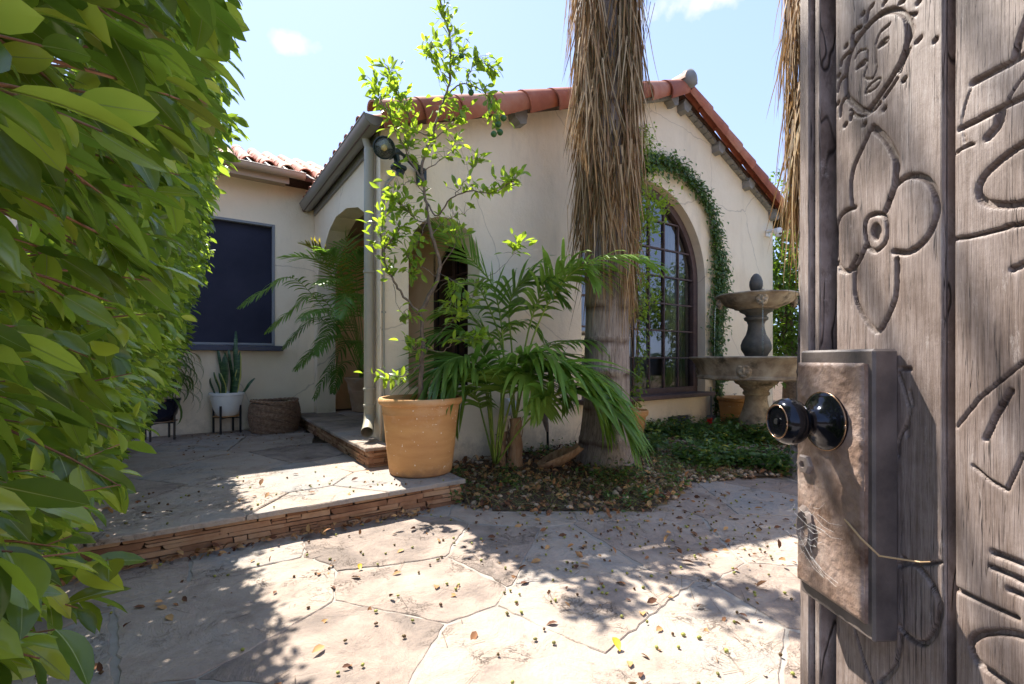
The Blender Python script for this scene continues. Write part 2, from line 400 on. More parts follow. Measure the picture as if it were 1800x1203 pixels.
M['twig'] = grain('twig', ((.3, (.22, .10, .06)), (.7, (.36, .2, .12))), 20, .8, .3, 60, .002)
M['leaf_ficus'] = leafmat('ficus_leaf', ((0, (.20, .10, .03)), (.012, (.022, .07, .018)), (.34, (.055, .145, .028)), (.6, (.12, .25, .035)), (.82, (.28, .43, .05)), (1, (.62, .70, .10))), .5, .25, (.55, .7, .04))
M['leaf_citrus'] = leafmat('citrus_leaf', ((0, (.08, .16, .02)), (.5, (.17, .30, .025)), (1, (.34, .48, .04))), .55, .32, (.62, .8, .04))
M['leaf_vine'] = leafmat('vine_leaf', ((0, (.03, .07, .02)), (.5, (.055, .12, .03)), (1, (.12, .2, .05))), .35, .45)
M['leaf_palm'] = leafmat('palm_leaflet', ((0, (.085, .20, .04)), (.5, (.17, .32, .055)), (1, (.32, .46, .08))), .5, .33)
M['leaf_sunlit_yellow'] = leafmat('sunlit_yellow_leaflet', ((0, (.3, .3, .03)), (1, (.55, .4, .03))), .45, .4, (.8, .6, .03))  # yellow of a sunlit frond, put into the leaf colour
M['leaf_cover'] = leafmat('ground_cover_leaf', ((0, (.02, .06, .018)), (.5, (.045, .12, .03)), (.93, (.09, .18, .04)), (1, (.5, .4, .03))), .3, .4)
M['leaf_tree'] = leafmat('tree_leaf', ((0, (.03, .07, .012)), (.5, (.07, .14, .02)), (1, (.16, .24, .03))), .45, .4)
M['stem'] = grain('green_stem', ((.3, (.13, .2, .03)), (.7, (.3, .38, .06))), 10, .5, .1, 40, .002)
M['deadfrond'] = leafmat('dead_frond', ((0, (.06, .025, .013)), (.3, (.26, .11, .045)), (.6, (.44, .235, .11)), (1, (.66, .48, .31))), .22, .6, (.5, .3, .1), .2)
M['curtain'] = plain('pale_curtain', (.5, .52, .5), .9)
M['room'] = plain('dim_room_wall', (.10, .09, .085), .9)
M['ceiling'] = plain('porch_ceiling', (.45, .38, .28), .9)
M['doorwood'] = grain('dark_door_wood', ((.3, (.035, .018, .012)), (.7, (.09, .045, .03))), 10, .45, .2, 50, .002, (3, 3, .4))
M['soilpot'] = M['dirt']
M['iron'] = grain('rusted_iron', ((.2, (.10, .075, .065)), (.5, (.20, .155, .135)), (.8, (.30, .24, .21))), 25, .55, .3, 90, .002, spec=.5)
def mesh_screen():
    m, n, b = base_mat('navy_sun_screen'); p = pos(n, (1, 1, 1))
    ck = N_(n, 'ShaderNodeTexWave'); ck.inputs['Scale'].default_value = 60; ck.bands_direction = 'Z'; n.links.new(p, ck.inputs[0])
    nz = noise_n(n, p, 2.2, 4); c = ramp(n, nz, ((.3, (.012, .014, .028)), (.7, (.026, .028, .048))))
    n.links.new(mixc(n, mth(n, 'MULTIPLY', ck.outputs[1], .25), c, (.05, .05, .075)), b.inputs['Base Color'])
    b.inputs['Roughness'].default_value = .7; b.inputs['Specular IOR Level'].default_value = .2
    bump(n, b, ck.outputs[1], .3, .001); return m
M['screen'] = mesh_screen()
def glass(name, tint, refl=1.5, rough=.02, wav=.15):
    m = bpy.data.materials.new(name); m.use_nodes = True; n = m.node_tree; o = n.nodes['Material Output']; n.nodes.remove(n.nodes['Principled BSDF'])
    f = N_(n, 'ShaderNodeFresnel'); f.inputs[0].default_value = refl
    g = N_(n, 'ShaderNodeBsdfGlossy'); g.inputs['Roughness'].default_value = rough
    bp = N_(n, 'ShaderNodeBump'); bp.inputs['Strength'].default_value = wav; bp.inputs['Distance'].default_value = .02
    n.links.new(noise_n(n, pos(n), 1.7, 2), bp.inputs['Height']); n.links.new(bp.outputs[0], g.inputs['Normal'])
    t = N_(n, 'ShaderNodeBsdfTransparent'); t.inputs[0].default_value = (*tint, 1)
    x = N_(n, 'ShaderNodeMixShader'); n.links.new(mth(n, 'ADD', f.outputs[0], .05), x.inputs[0]); n.links.new(t.outputs[0], x.inputs[1]); n.links.new(g.outputs[0], x.inputs[2])
    n.links.new(x.outputs[0], o.inputs[0]); return m
M['glass'] = glass('window_glass', (.75, .78, .8), 2.1)
def watermat():
    m, n, b = base_mat('water'); b.inputs['Base Color'].default_value = (.8, .9, .9, 1); b.inputs['Roughness'].default_value = .03
    b.inputs['Transmission Weight'].default_value = .95; b.inputs['IOR'].default_value = 1.33
    bump(n, b, noise_n(n, pos(n), 30, 2), .3, .01); return m
M['water'] = watermat()
def gatewood():
    m, n, b = base_mat('weathered_gate_wood')
    g1 = noise_n(n, pos(n, (1, 26, 1.3)), 9, 9, .68, .35); g2 = noise_n(n, pos(n, (1, 1, 1)), 7, 8, .7)
    g3 = noise_n(n, pos(n, (1, 24, .42)), 9, 3, .5, .35); g4 = noise_n(n, pos(n, (1, 95, 3)), 10, 5, .7)
    f = mth(n, 'ADD', mth(n, 'MULTIPLY', g1, .45), mth(n, 'MULTIPLY', g2, .55))
    c = ramp(n, f, ((.34, (.10, .066, .052)), (.46, (.21, .155, .13)), (.56, (.31, .245, .218)), (.70, (.50, .435, .405))))
    c = mixc(n, ramp(n, g4, ((.36, (.55, .55, .55)), (.50, (0, 0, 0)))), c, (.08, .05, .038))
    crk = ramp(n, mth(n, 'ABSOLUTE', mth(n, 'SUBTRACT', g3, .5)), ((.0, (1, 1, 1)), (.006, (.7, .7, .7)), (.012, (0, 0, 0))))
    crk = mixc(n, 1, crk, ramp(n, noise_n(n, pos(n, (1, 8, 1)), 5, 3), ((.46, (0, 0, 0)), (.52, (1, 1, 1)))), 'MULTIPLY')
    c = mixc(n, crk, c, (.022, .014, .011))
    c = mixc(n, ramp(n, noise_n(n, pos(n, (1, 4, 1)), 22, 8, .85), ((.58, (0, 0, 0)), (.70, (.65, .65, .65)))), c, (.50, .44, .41))
    ct = n.nodes.new('ShaderNodeAttribute'); ct.attribute_name = 'cut'; c = mixc(n, mth(n, 'MULTIPLY', ct.outputs['Fac'], .5), c, (.075, .042, .026))      # old dirt packed in the cuts
    n.links.new(c, b.inputs['Base Color']); b.inputs['Roughness'].default_value = .55; b.inputs['Specular IOR Level'].default_value = .4
    bump(n, b, mth(n, 'SUBTRACT', mth(n, 'ADD', mth(n, 'MULTIPLY', noise_n(n, pos(n, (1, 1, 1)), 110, 5, .7), .35), mth(n, 'MULTIPLY', g4, .6)), crk), .7, .0013); return m
M['gate'] = gatewood()
M['gate_dark'] = grain('dark_gate_wood', ((.3, (.03, .02, .018)), (.7, (.07, .05, .045))), 10, .6, .3, 60, .002, (8, 8, 1))
M['plate'] = grain('hammered_plate', ((.25, (.11, .062, .042)), (.45, (.23, .15, .112)), (.6, (.33, .235, .19)), (.8, (.42, .33, .285))), 26, .5, .6, 130, .003, stain=(14, (.10, .05, .03), .56, .66), spec=.5)
M['plate_side'] = grain('dark_oxidised_plate', ((.3, (.06, .048, .045)), (.7, (.17, .135, .12))), 20, .5, .4, 90, .002, spec=.5)
M['chrome'] = plain('black_chrome', (.02, .022, .03), .12, .85, .9)
M['knobring'] = plain('bronze_ring', (.35, .22, .14), .25, .9)
M['web'] = plain('cobweb', (.7, .68, .66), .8)
# ---------------------------------------------------------------- ground and paving
g = G(); g.add([(-60, -40, -.03), (60, -40, -.03), (60, 90, -.03), (-60, 90, -.03)], [(0, 1, 2, 3)])
tag(g.build('ground', M['dirt'], fix=False), kind='structure')
g = G(); g.add([(-7, -3, .003), (9, -3, .003), (9, 9, .003), (-7, 9, .003)], [(0, 1, 2, 3)])
paving = tag(g.build('courtyard_paving', M['mortar'], fix=False), 'pale flagstone courtyard with cement joints', kind='structure')

def clip(poly, nx, ny, d):
    r = []; m = len(poly)
    for i in range(m):
        a = poly[i]; b = poly[(i+1) % m]; da = a[0]*nx+a[1]*ny-d; db = b[0]*nx+b[1]*ny-d
        if da <= 0: r.append(a)
        if (da < 0 < db) or (db < 0 < da):
            t = da/(da-db); r.append((a[0]+t*(b[0]-a[0]), a[1]+t*(b[1]-a[1])))
    return r
def cells(seeds, bound):
    for i, s in enumerate(seeds):
        p = list(bound)
        for j, q in enumerate(seeds):
            if j == i: continue
            nx, ny = q[0]-s[0], q[1]-s[1]; l = math.hypot(nx, ny)
            if l > 4: continue
            p = clip(p, nx/l, ny/l, ((s[0]+q[0])/2*nx+(s[1]+q[1])/2*ny)/l)
            if len(p) < 3: break
        if len(p) >= 3: yield p
def inset_poly(p, w):
    """half-plane inset of a convex polygon"""
    r = list(p); m = len(p)
    cx = sum(a[0] for a in p)/m; cy = sum(a[1] for a in p)/m
    for i in range(m):
        a, b = p[i], p[(i+1) % m]; nx, ny = b[1]-a[1], a[0]-b[0]; l = math.hypot(nx, ny)
        if l < 1e-6: continue
        nx /= l; ny /= l
        if (cx-a[0])*nx+(cy-a[1])*ny > 0: nx, ny = -nx, -ny
        r = clip(r, nx, ny, a[0]*nx+a[1]*ny - w*random.uniform(.5, 1.6))
        if len(r) < 3: return []
    return r
def rough_edge(p, step, amp):
    r = []; m = len(p)
    for i in range(m):
        a = Vector(p[i]); b = Vector(p[(i+1) % m]); L = (b-a).length; k = max(1, int(L/step)); t = (b-a)/L if L else Vector((0, 0))
        nrm = Vector((-t.y, t.x)); ph = random.uniform(0, 99); bow = random.uniform(-.5, .5)*amp*3
        for j in range(k):
            q = a+(b-a)*(j/k); e = math.sin(math.pi*j/k)
            q = q + nrm*(bow*e + amp*noise.noise(Vector((ph, j*.7, 0)))*1.5*(1 if j else 0))
            r.append((q.x, q.y))
    return r
PARENT_INV = {}
def stone(name, poly, z0, z1, mat, parent, inset=.004, tilt=.0015):
    g = G(); g.prism(poly, z0, z1, inset)
    n = len(poly); a, b = random.uniform(-tilt, tilt), random.uniform(-tilt, tilt); h = random.uniform(-.002, .002)
    cx = sum(p[0] for p in poly)/n; cy = sum(p[1] for p in poly)/n
    g.V = [(x, y, z if z == z0 else z + a*(x-cx)+b*(y-cy)+h) for x, y, z in g.V]
    return g.build(name, mat, parent)
random.seed(21)
seeds = []
tries = 0
while len(seeds) < 230 and tries < 30000:
    tries += 1
    x, y = random.uniform(-4.6, 6.4), random.uniform(.2, 9)
    if all(math.hypot(x-a, (y-b)*1.15) > random.choice((.34, .5, .68, .8)) for a, b in seeds): seeds.append((x, y))
def inhouse(x, y):
    q = HM.inverted() @ Vector((x, y, 0)); return q.x, q.y
for p in cells(seeds, [(-4.8, 0), (6.6, 0), (6.6, 9.2), (-4.8, 9.2)]):
    cx = sum(a[0] for a in p)/len(p); cy = sum(a[1] for a in p)/len(p); u, v = inhouse(cx, cy)
    if v > .3 or (u < -.2 and v > -.6): continue
    q = inset_poly(p, .0065)
    if len(q) < 3: continue
    stone('flagstone', rough_edge(q, .045, .011), -.01, .008, M['flag'], paving)

# ---------------------------------------------------------------- raised terrace and porch floor
def local_stone(poly, z0, z1, parent, name='flagstone', inset=.006):
    g = G(); g.prism(poly, z0, z1, inset); return g.build(name, M['flag'], parent, local=True)
terr = tag(thing('raised_terrace', None, None, None, M=HM), 'raised stone terrace with stacked stone riser', kind='structure')
g = G(); g.prism([(-6, -1.04), (.26, -1.04), (.26, -.0), (-.0, .0), (0, 2.92), (-6, 2.92)], -.02, .166)
g.build('terrace_bed', M['dirt'], terr, local=True)
random.seed(5)
seeds = []
tries = 0
while len(seeds) < 34 and tries < 9000:
    tries += 1
    x, y = random.uniform(-4.4, .4), random.uniform(-1.2, 3)
    if all(math.hypot(x-a, y-b) > .72 for a, b in seeds): seeds.append((x, y))
for p in cells(seeds, [(-4.6, -1.10), (.315, -1.10), (.315, 2.92), (-4.6, 2.92)]):
    cx = sum(a[0] for a in p)/len(p); cy = sum(a[1] for a in p)/len(p)
    if cx > .0 and cy > .2: continue
    q = inset_poly(p, .006)
    if len(q) < 3: continue
    q = clip(clip(q, 0, 1, 2.918), 1, 0, .31)
    if cy > -.0: q = clip(q, 1, 0, -.0)
    if len(q) >= 3: local_stone(rough_edge(q, .08, .007), .164, .195+random.uniform(-.002, .002), terr)
STK = []
for _ in range(14):
    g = G(); g.box((0, 0, 0), (1, 1, 1), jit=.035); STK.append(g.mesh('stone', M['ledger'])); fixn(STK[-1])
def ledger(parent, p0, p1, z0, z1, courses, depth=.05):
    """dry stacked thin stones along a line, in the parent's own space"""
    p0 = Vector(p0[:2]); p1 = Vector(p1[:2]); L = (p1-p0).length; t = (p1-p0)/L; a = math.atan2(t.y, t.x); nr = Vector((t.y, -t.x))
    hs = [random.uniform(.75, 1.3) for _ in range(courses)]; s = sum(hs); z = z0
    for c in range(courses):
        h = hs[c]/s*(z1-z0); x = -random.uniform(0, .1)
        while x < L:
            w = random.choice((random.uniform(.07, .14), random.uniform(.14, .26), random.uniform(.26, .4)))
            a0, a1 = max(x, 0), min(x+w, L); x += w
            if a1-a0 < .03: continue
            pr = random.uniform(-.008, .010)
            split = random.random() < .22 and h > .03
            for k in ((0, 1) if split else (0,)):
                hh = h/2 if split else h
                c_ = p0+t*((a0+a1)/2)+nr*(pr-depth/2+random.uniform(-.003, .003)*k)
                m = Matrix.Translation((c_.x, c_.y, z+hh*(k+.5))) @ Matrix.Rotation(a+random.uniform(-.03, .03), 4, 'Z') @ Matrix.Rotation(random.uniform(-.012, .012), 4, 'Y') @ Matrix.Diagonal((a1-a0-random.uniform(.003, .008), depth, hh-random.uniform(.002, .006), 1))
                inst('stone', random.choice(STK), parent, m)
        z += h
ledger(terr, (-3.6, -1.07, 0), (.285, -1.07, 0), .0, .165, 5)
ledger(terr, (.285, -1.07, 0), (.285, -.02, 0), .0, .165, 5)
step = tag(thing('porch_step', None, None, None, M=HM), 'porch floor one step above the terrace with stacked stone riser', kind='structure')
g = G(); g.prism([(-.2, -.27), (-.0, -.27), (0, .03), (1.5, .03), (1.5, 3.4), (-.0, 3.4), (0, 2.93), (-.2, 2.93)], .17, .35)
g.build('step_bed', M['dirt'], step, local=True)
ys = [-.32]
while ys[-1] < 2.9: ys.append(min(ys[-1]+random.uniform(.3, .5), 2.9))
ys[-1] = 2.9
if ys[-1]-ys[-2] < .12: ys.pop(-2)
for a, b in zip(ys, ys[1:]):
    if b-a < .1: continue
    x1 = .0 if b < .3 else .24
    x1 = .02 if a < .0 else .26
    if a < 0: x1 = -.004
    local_stone(rough_edge([(-.25, a+.006), (x1, a+.006), (x1, b-.006), (-.25, b-.006)], .06, .006), .348, .376, step)
    if a > 0:
        for c in ((.27, .85), (.862, 1.45)):
            local_stone([(c[0], a+.006), (c[1], a+.006), (c[1], b-.006), (c[0], b-.006)], .348, .375, step)
ledger(step, (-.21, 2.91, 0), (-.21, -.28, 0), .197, .348, 5)
ledger(step, (-.21, -.28, 0), (.0, -.28, 0), .197, .348, 5)

# ---------------------------------------------------------------- house
house = thing('house', None, 'cream stucco house with red tiled gable roof and arched openings', 'house', M=HM)
def arc(cx, cy, r, a0, a1, n): return [(cx+r*math.cos(a0+(a1-a0)*i/n), cy+r*math.sin(a0+(a1-a0)*i/n)) for i in range(n+1)]
AW = dict(c=3.91, r=1.33, sp=2.36, z0=.60)        # big arched window opening
small = [(1.085, .86), (1.085, 2.2)] + [(.68+.405*math.cos(t), 2.2+.42*math.sin(t)) for t in np.linspace(.1, math.pi-.1, 15)] + [(.275, 2.2), (.275, .86)]
big = [(AW['c']+AW['r'], AW['z0']), (AW['c']+AW['r'], AW['sp'])] + arc(AW['c'], AW['sp'], AW['r'], .05, math.pi-.05, 30) + [(AW['c']-AW['r'], AW['sp']), (AW['c']-AW['r'], AW['z0'])]
vent = [(4.3, .10), (4.85, .10), (4.85, .30), (4.3, .30)]
gz = lambda u: 3.38+.385*u if u < 4.44 else 5.089-.425*(u-4.44)
g = G(); g.wall([(0, -.02), (7.36, -.02), (7.36, gz(7.36)), (4.44, gz(4.44)), (0, 3.38)], [small, big, vent], .26, lambda a, b, d: (a, d, b))
g.build('wall', M['stucco'], house, local=True)
# side wall with the wide porch arch
arch = [(.30, .36), (2.72, .36), (2.72, 2.25), (2.62, 2.47), (2.35, 2.64), (2.02, 2.84), (1.68, 2.93), (1.2, 2.91), (.75, 2.80), (.48, 2.66), (.34, 2.45), (.30, 2.2)]
g = G(); g.wall([(.262, -.02), (9, -.02), (9, 3.37), (.262, 3.37)], [arch], .25, lambda a, b, d: (d+.001, a, b)); g.build('wall', M['stucco'], house, local=True)
g = G(); g.wall([(.262, -.02), (9, -.02), (9, 3.84), (.262, 3.84)], [], .25, lambda a, b, d: (7.358-d, a, b)); g.build('wall', M['stucco'], house, local=True)
# porch interior
door_hole = [(.75, .377), (2.05, .377), (2.05, 2.1)] + [(1.4+.65*math.cos(t), 2.1+.65*math.sin(t)) for t in np.linspace(.1, math.pi-.1, 15)] + [(.75, 2.1)]
g = G(); g.wall([(.262, .3), (3.4, .3), (3.4, 3.2), (.262, 3.2)], [door_hole], .15, lambda a, b, d: (1.5+d, a, b)); g.build('wall', M['stucco_bounce_lit'], house, local=True)
g = G(); g.wall([(.252, .3), (1.5, .3), (1.5, 3.2), (.252, 3.2)], [], .15, lambda a, b, d: (a, 3.4+d, b)); g.build('wall', M['stucco_bounce_lit'], house, local=True)
g = G(); g.box((.9, 1.9, 3.15), (1.28, 3.3, .06)); g.build('ceiling', M['ceiling'], house, local=True)
g = G()
for a, b in ((.752, .82), (1.98, 2.048), (1.36, 1.44)): g.box((1.53, (a+b)/2, 1.57), (.06, b-a, 2.38))
g.box((1.53, 1.4, 2.72), (.058, 1.16, .08)); g.box((1.53, 1.4, .45), (.058, 1.16, .14)); 
door = g.build('porch_door', M['doorwood'], house, local=True)
for a, b in ((.825, 1.355), (1.445, 1.975)):
    g = G(); g.box((1.535, (a+b)/2, 1.60), (.012, b-a, 2.15)); inst_m = g.build('pane', M['blackglass'], door, local=True)
    for z in (.95, 1.4, 1.85, 2.3): 
        g = G(); g.box((1.522, (a+b)/2, z), (.02, b-a, .025)); g.build('muntin', M['doorwood'], door, local=True)
# left wing
win = [(-2.05, 1.34), (-.525, 1.34), (-.525, 3.04), (-2.05, 3.04)]
g = G(); g.wall([(-6.5, -.02), (-.002, -.02), (-.002, 3.62), (-6.5, 3.62)], [win], .22, lambda a, b, d: (a, 2.93+d, b)); g.build('wall', M['stucco'], house, local=True)
wn = G(); wn.box((-1.2875, 3.02, 2.19), (1.50, .01, 1.68)); wn = wn.build('screened_window', M['screen'], house, local=True)
tag(wn, 'window behind a dark navy sun screen')
g = G()
for c, d in (((-.535, 2.955, 2.19), (.034, .07, 1.70)), ((-2.04, 2.955, 2.19), (.034, .07, 1.70)), ((-1.2875, 2.955, 3.022), (1.468, .07, .034)), ((-1.2875, 2.955, 1.357), (1.468, .07, .034))): g.cbox(c, d, .004)
g.build('frame', M['greyframe'], wn, local=True)
g = G(); g.cbox((-1.2875, 2.885, 1.30), (1.72, .13, .07), .006); g.build('sill', M['navy'], wn, local=True)

# big arched window
aw = G()
def arch_band(g, c, sp, ri, ro, z0, y0, y1, n=36):
    """an arched frame: inner radius ri, outer ro, legs down to z0, between depths y0 and y1"""
    path = [(c+1, z0, 0)]
    ang = [0]+[math.pi*i/n for i in range(n+1)]+[math.pi]
    pts = []
    for k, a in enumerate(ang):
        z = z0 if k in (0, len(ang)-1) else None
        for r in (ri, ro):
            pts.append((c+r*math.cos(a), z if z is not None else sp+r*math.sin(a)))
    V = []; m = len(ang)
    for y in (y0, y1): V += [(p[0], y, p[1]) for p in pts]
    F = []
    for i in range(m-1):
        a, b, c_, d = 2*i, 2*i+1, 2*i+3, 2*i+2; o = 2*m
        F += [(a, b, c_, d), (a+o, d+o, c_+o, b+o), (a, d, d+o, a+o), (b, b+o, c_+o, c_)]
    F += [(0, 2*m, 2*m+1, 1), (2*m-2, 2*m-1, 4*m-1, 4*m-2)]
    g.add(V, F)
AC, SP = AW['c'], AW['sp']
arch_band(aw, AC, SP, 1.215, 1.325, .72, .13, .22)
aw.cbox((AC, .175, .675), (2.64, .09, .09), .005)
window = aw.build('arched_window', M['frame'], house, local=True, smooth=False)
tag(window, 'tall arched brown window with many small panes')
g = G(); g.cbox((AC, .03, .61), (2.80, .34, .06), .008); g.build('sill', M['frame'], window, local=True)
xs = [AC-1.2+2.4*i/7 for i in range(8)]
zs = [.72, 1.175, 1.585, 1.995, 2.405, 2.815, 3.225]
topz = lambda x, r=1.225: SP+math.sqrt(max(0, r*r-(x-AC)**2))
for x in xs[1:-1]:
    g = G(); w = .022; z1 = topz(x)
    g.box((x, .165, (.72+z1)/2), (w, .03, z1-.72)); g.build('muntin', M['frame'], window, local=True)
for z in zs[1:]:
    hwid = 1.222 if z <= SP else math.sqrt(1.222**2-(z-SP)**2)
    g = G(); g.box((AC, .164, z), (2*hwid, .026, .022)); g.build('muntin', M['frame'], window, local=True)
for i in range(7):
    for j in range(7):
        x0, x1 = xs[i], xs[i+1]; z0 = zs[j]; z1 = zs[j+1] if j < 6 else 9
        pts = [(x0, z0), (x1, z0)]
        tp = [(x, min(z1, topz(x))) for x in np.linspace(x1, x0, 7)]
        if max(t[1] for t in tp) <= z0+.01: continue
        tp = [(x, max(z, z0)) for x, z in tp]
        tilt = random.uniform(-.004, .004), random.uniform(-.004, .004)
        V = [(x, .178+tilt[0]*(x-x0)/.4+tilt[1]*(z-z0)/.4, z) for x, z in pts+tp]
        g = G(); g.add(V, [tuple(range(len(V)))]); g.build('pane', M['glass'], window, local=True, fix=False)
# dim room behind it
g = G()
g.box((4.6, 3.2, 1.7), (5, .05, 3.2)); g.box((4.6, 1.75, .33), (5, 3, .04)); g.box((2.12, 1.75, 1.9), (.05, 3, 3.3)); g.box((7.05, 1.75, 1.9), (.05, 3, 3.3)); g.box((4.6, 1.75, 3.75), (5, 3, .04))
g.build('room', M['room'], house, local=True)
g = G()
V = []; nn = 60
for i in range(nn+1):
    x = 4.72+.46*i/nn; y = .34+.028*math.sin(i*.9)+.01*math.sin(i*2.3)
    V += [(x, y, .5), (x+.01*math.sin(i), y+.01, 3.3)]
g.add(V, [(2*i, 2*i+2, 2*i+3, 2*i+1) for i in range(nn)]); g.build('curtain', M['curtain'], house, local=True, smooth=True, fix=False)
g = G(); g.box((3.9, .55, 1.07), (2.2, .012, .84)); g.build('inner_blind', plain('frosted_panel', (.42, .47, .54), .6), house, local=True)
g = G(); g.box((4.575, .05, .2), (.548, .02, .198)); 
vt = g.build('crawl_vent', M['blackmetal'], house, local=True)
for i in range(9):
    g = G(); g.box((4.575, .03, .115+i*.021), (.54, .012, .006)); g.build('slat', M['greyframe'], vt, local=True)

# roofs
def barrel(r0, r1, L, t=.014, n=10, up=True):
    """half-round clay tile, length along +y, arch upwards"""
    V = []; F = []
    for j, (y, r) in enumerate(((0, r0), (L, r1))):
        for rr in (r, r-t):
            for k in range(n+1):
                a = math.pi*k/n; V.append((rr*math.cos(a), y, rr*math.sin(a)*(1 if up else -1)))
    m = n+1
    for k in range(n):
        F += [(k, k+1, 2*m+k+1, 2*m+k), (m+k, 3*m+k, 3*m+k+1, m+k+1), (k, m+k, m+k+1, k+1), (2*m+k, 2*m+k+1, 3*m+k+1, 3*m+k)]
    F += [(0, 2*m, 3*m, m), (n, m+n, 3*m+n, 2*m+n)]
    g = G(); g.add(V, F); return g
def tmesh(g, mat, smooth=True):
    me = g.mesh('roof_tile', mat, None, smooth); fixn(me)
    if smooth: me.set_sharp_from_angle(angle=R(40))
    return me
big_tile = tmesh(barrel(.162, .122, .50, t=.02, n=14), M['tile'])
cov_tile = tmesh(barrel(.098, .08, .42, n=8), M['tile_pale'])
def basis(x, y, z, o):
    m = Matrix.Identity(4)
    for i in range(3): m[i][0] = x[i]; m[i][1] = y[i]; m[i][2] = z[i]; m[i][3] = o[i]
    return m
def roof_deck(name, pts, t, mat):
    g = G(); n = len(pts); nrm = (Vector(pts[1])-Vector(pts[0])).cross(Vector(pts[2])-Vector(pts[0])).normalized()
    if nrm.z < 0: nrm = -nrm
    g.add([Vector(p) for p in pts]+[Vector(p)-nrm*t for p in pts], [tuple(range(n)), tuple(range(2*n-1, n-1, -1))]+[(i, (i+1) % n, n+(i+1) % n, n+i) for i in range(n)])
    return g.build(name, mat, house, local=True)
dk = M['doorwood']
VF, VB = -.12, 9.2
rl = roof_deck('gable_roof_left', [(-.17, VF, 3.331), (-.17, VB, 3.331), (4.44, VB, 5.106), (4.44, VF, 5.106)], .05, dk)
rr = roof_deck('gable_roof_right', [(4.44, VF, 5.106), (4.44, VB, 5.106), (7.85, VB, 3.657), (7.85, VF, 3.657)], .05, dk)
def rake(parent, p0, p1, mesh, spacing, lift, roll=0):
    p0, p1 = Vector(p0), Vector(p1); L = (p1-p0).length; t = (p1-p0)/L; k = int(L/spacing)-1
    z = Vector((0, 0, 1)); x = t.cross(z).normalized(); z = x.cross(t)
    for i in range(k+1):
        o = p0+t*(i*spacing)+z*(lift+random.uniform(-.004, .004))+x*random.uniform(-.004, .004)
        a = Matrix.Rotation(random.uniform(-.012, .012), 3, 'Z')
        inst('roof_tile', mesh, parent, basis(x, t, z, o) @ a.to_4x4() @ Matrix.Rotation(R(3.2), 4, 'X') @ Matrix.Rotation(roll+random.uniform(-.03, .03), 4, 'Y'))
# rake tiles hang over the gable edge, lower end first so that each upper one laps over the next lower one
rake(rl, (-.10, -.15, 3.335), (4.44, -.15, 5.083), big_tile, .44, .0, R(48))
rake(rr, (7.80, -.15, 3.68), (4.46, -.15, 5.10), big_tile, .44, .0, R(-38))
def field(parent, e0, e1, upv, length, spacing=.215, rows=None, clipf=None):
    e0, e1, upv = Vector(e0), Vector(e1), Vector(upv).normalized(); L = (e1-e0).length; t = (e1-e0)/L; z = t.cross(upv)
    if z.z < 0: z = -z
    x = upv.cross(z)
    for i in range(int(L/spacing)+1):
        for j in range(int(length/.36)):
            o = e0+t*(i*spacing)+upv*(j*.36+random.uniform(-.008, .008))+z*(.0+random.uniform(0, .006))
            if clipf and not clipf(o): continue
            inst('roof_tile', cov_tile, parent, basis(x, upv, z, o) @ Matrix.Rotation(R(2.6), 4, 'X') @ Matrix.Rotation(random.uniform(-.02, .02), 4, 'Z'))
field(rl, (-.16, .10, 3.348), (-.16, 2.7, 3.348), (4.86, 0, 1.871), 1.2)
field(rl, (-.42+.9, .10, 3.245+.347), (-.42+.9, .32, 3.592), (4.86, 0, 1.871), 4.0)
field(rr, (7.85, .10, 3.667), (7.85, .54, 3.667), (-3.41, 0, 1.449), 3.6)
# ridge caps
for k in range(4):
    o = Vector((4.44, -.30+k*.38, 5.16)); inst('roof_tile', tmesh(barrel(.15, .13, .46, n=12), M['tile_pale']) if k == 0 else RC, rr, Matrix.Translation(o) @ Matrix.Rotation(R(3), 4, 'X'))
    if k == 0: RC = bpy.data.objects[[o_.name for o_ in rr.children][-1]].data
g = G(); g.lathe([(.0, -.13), (.09, -.11), (.135, -.03), (.12, .06), (.05, .10), (0, .105)], (0, 0, 0), 14, Matrix.Rotation(R(90), 3, 'X')); g.V = [(x+4.44, y-.26, z+5.20) for x, y, z in g.V]
g.build('ridge_end', M['corbel'], rr, local=True, smooth=True)
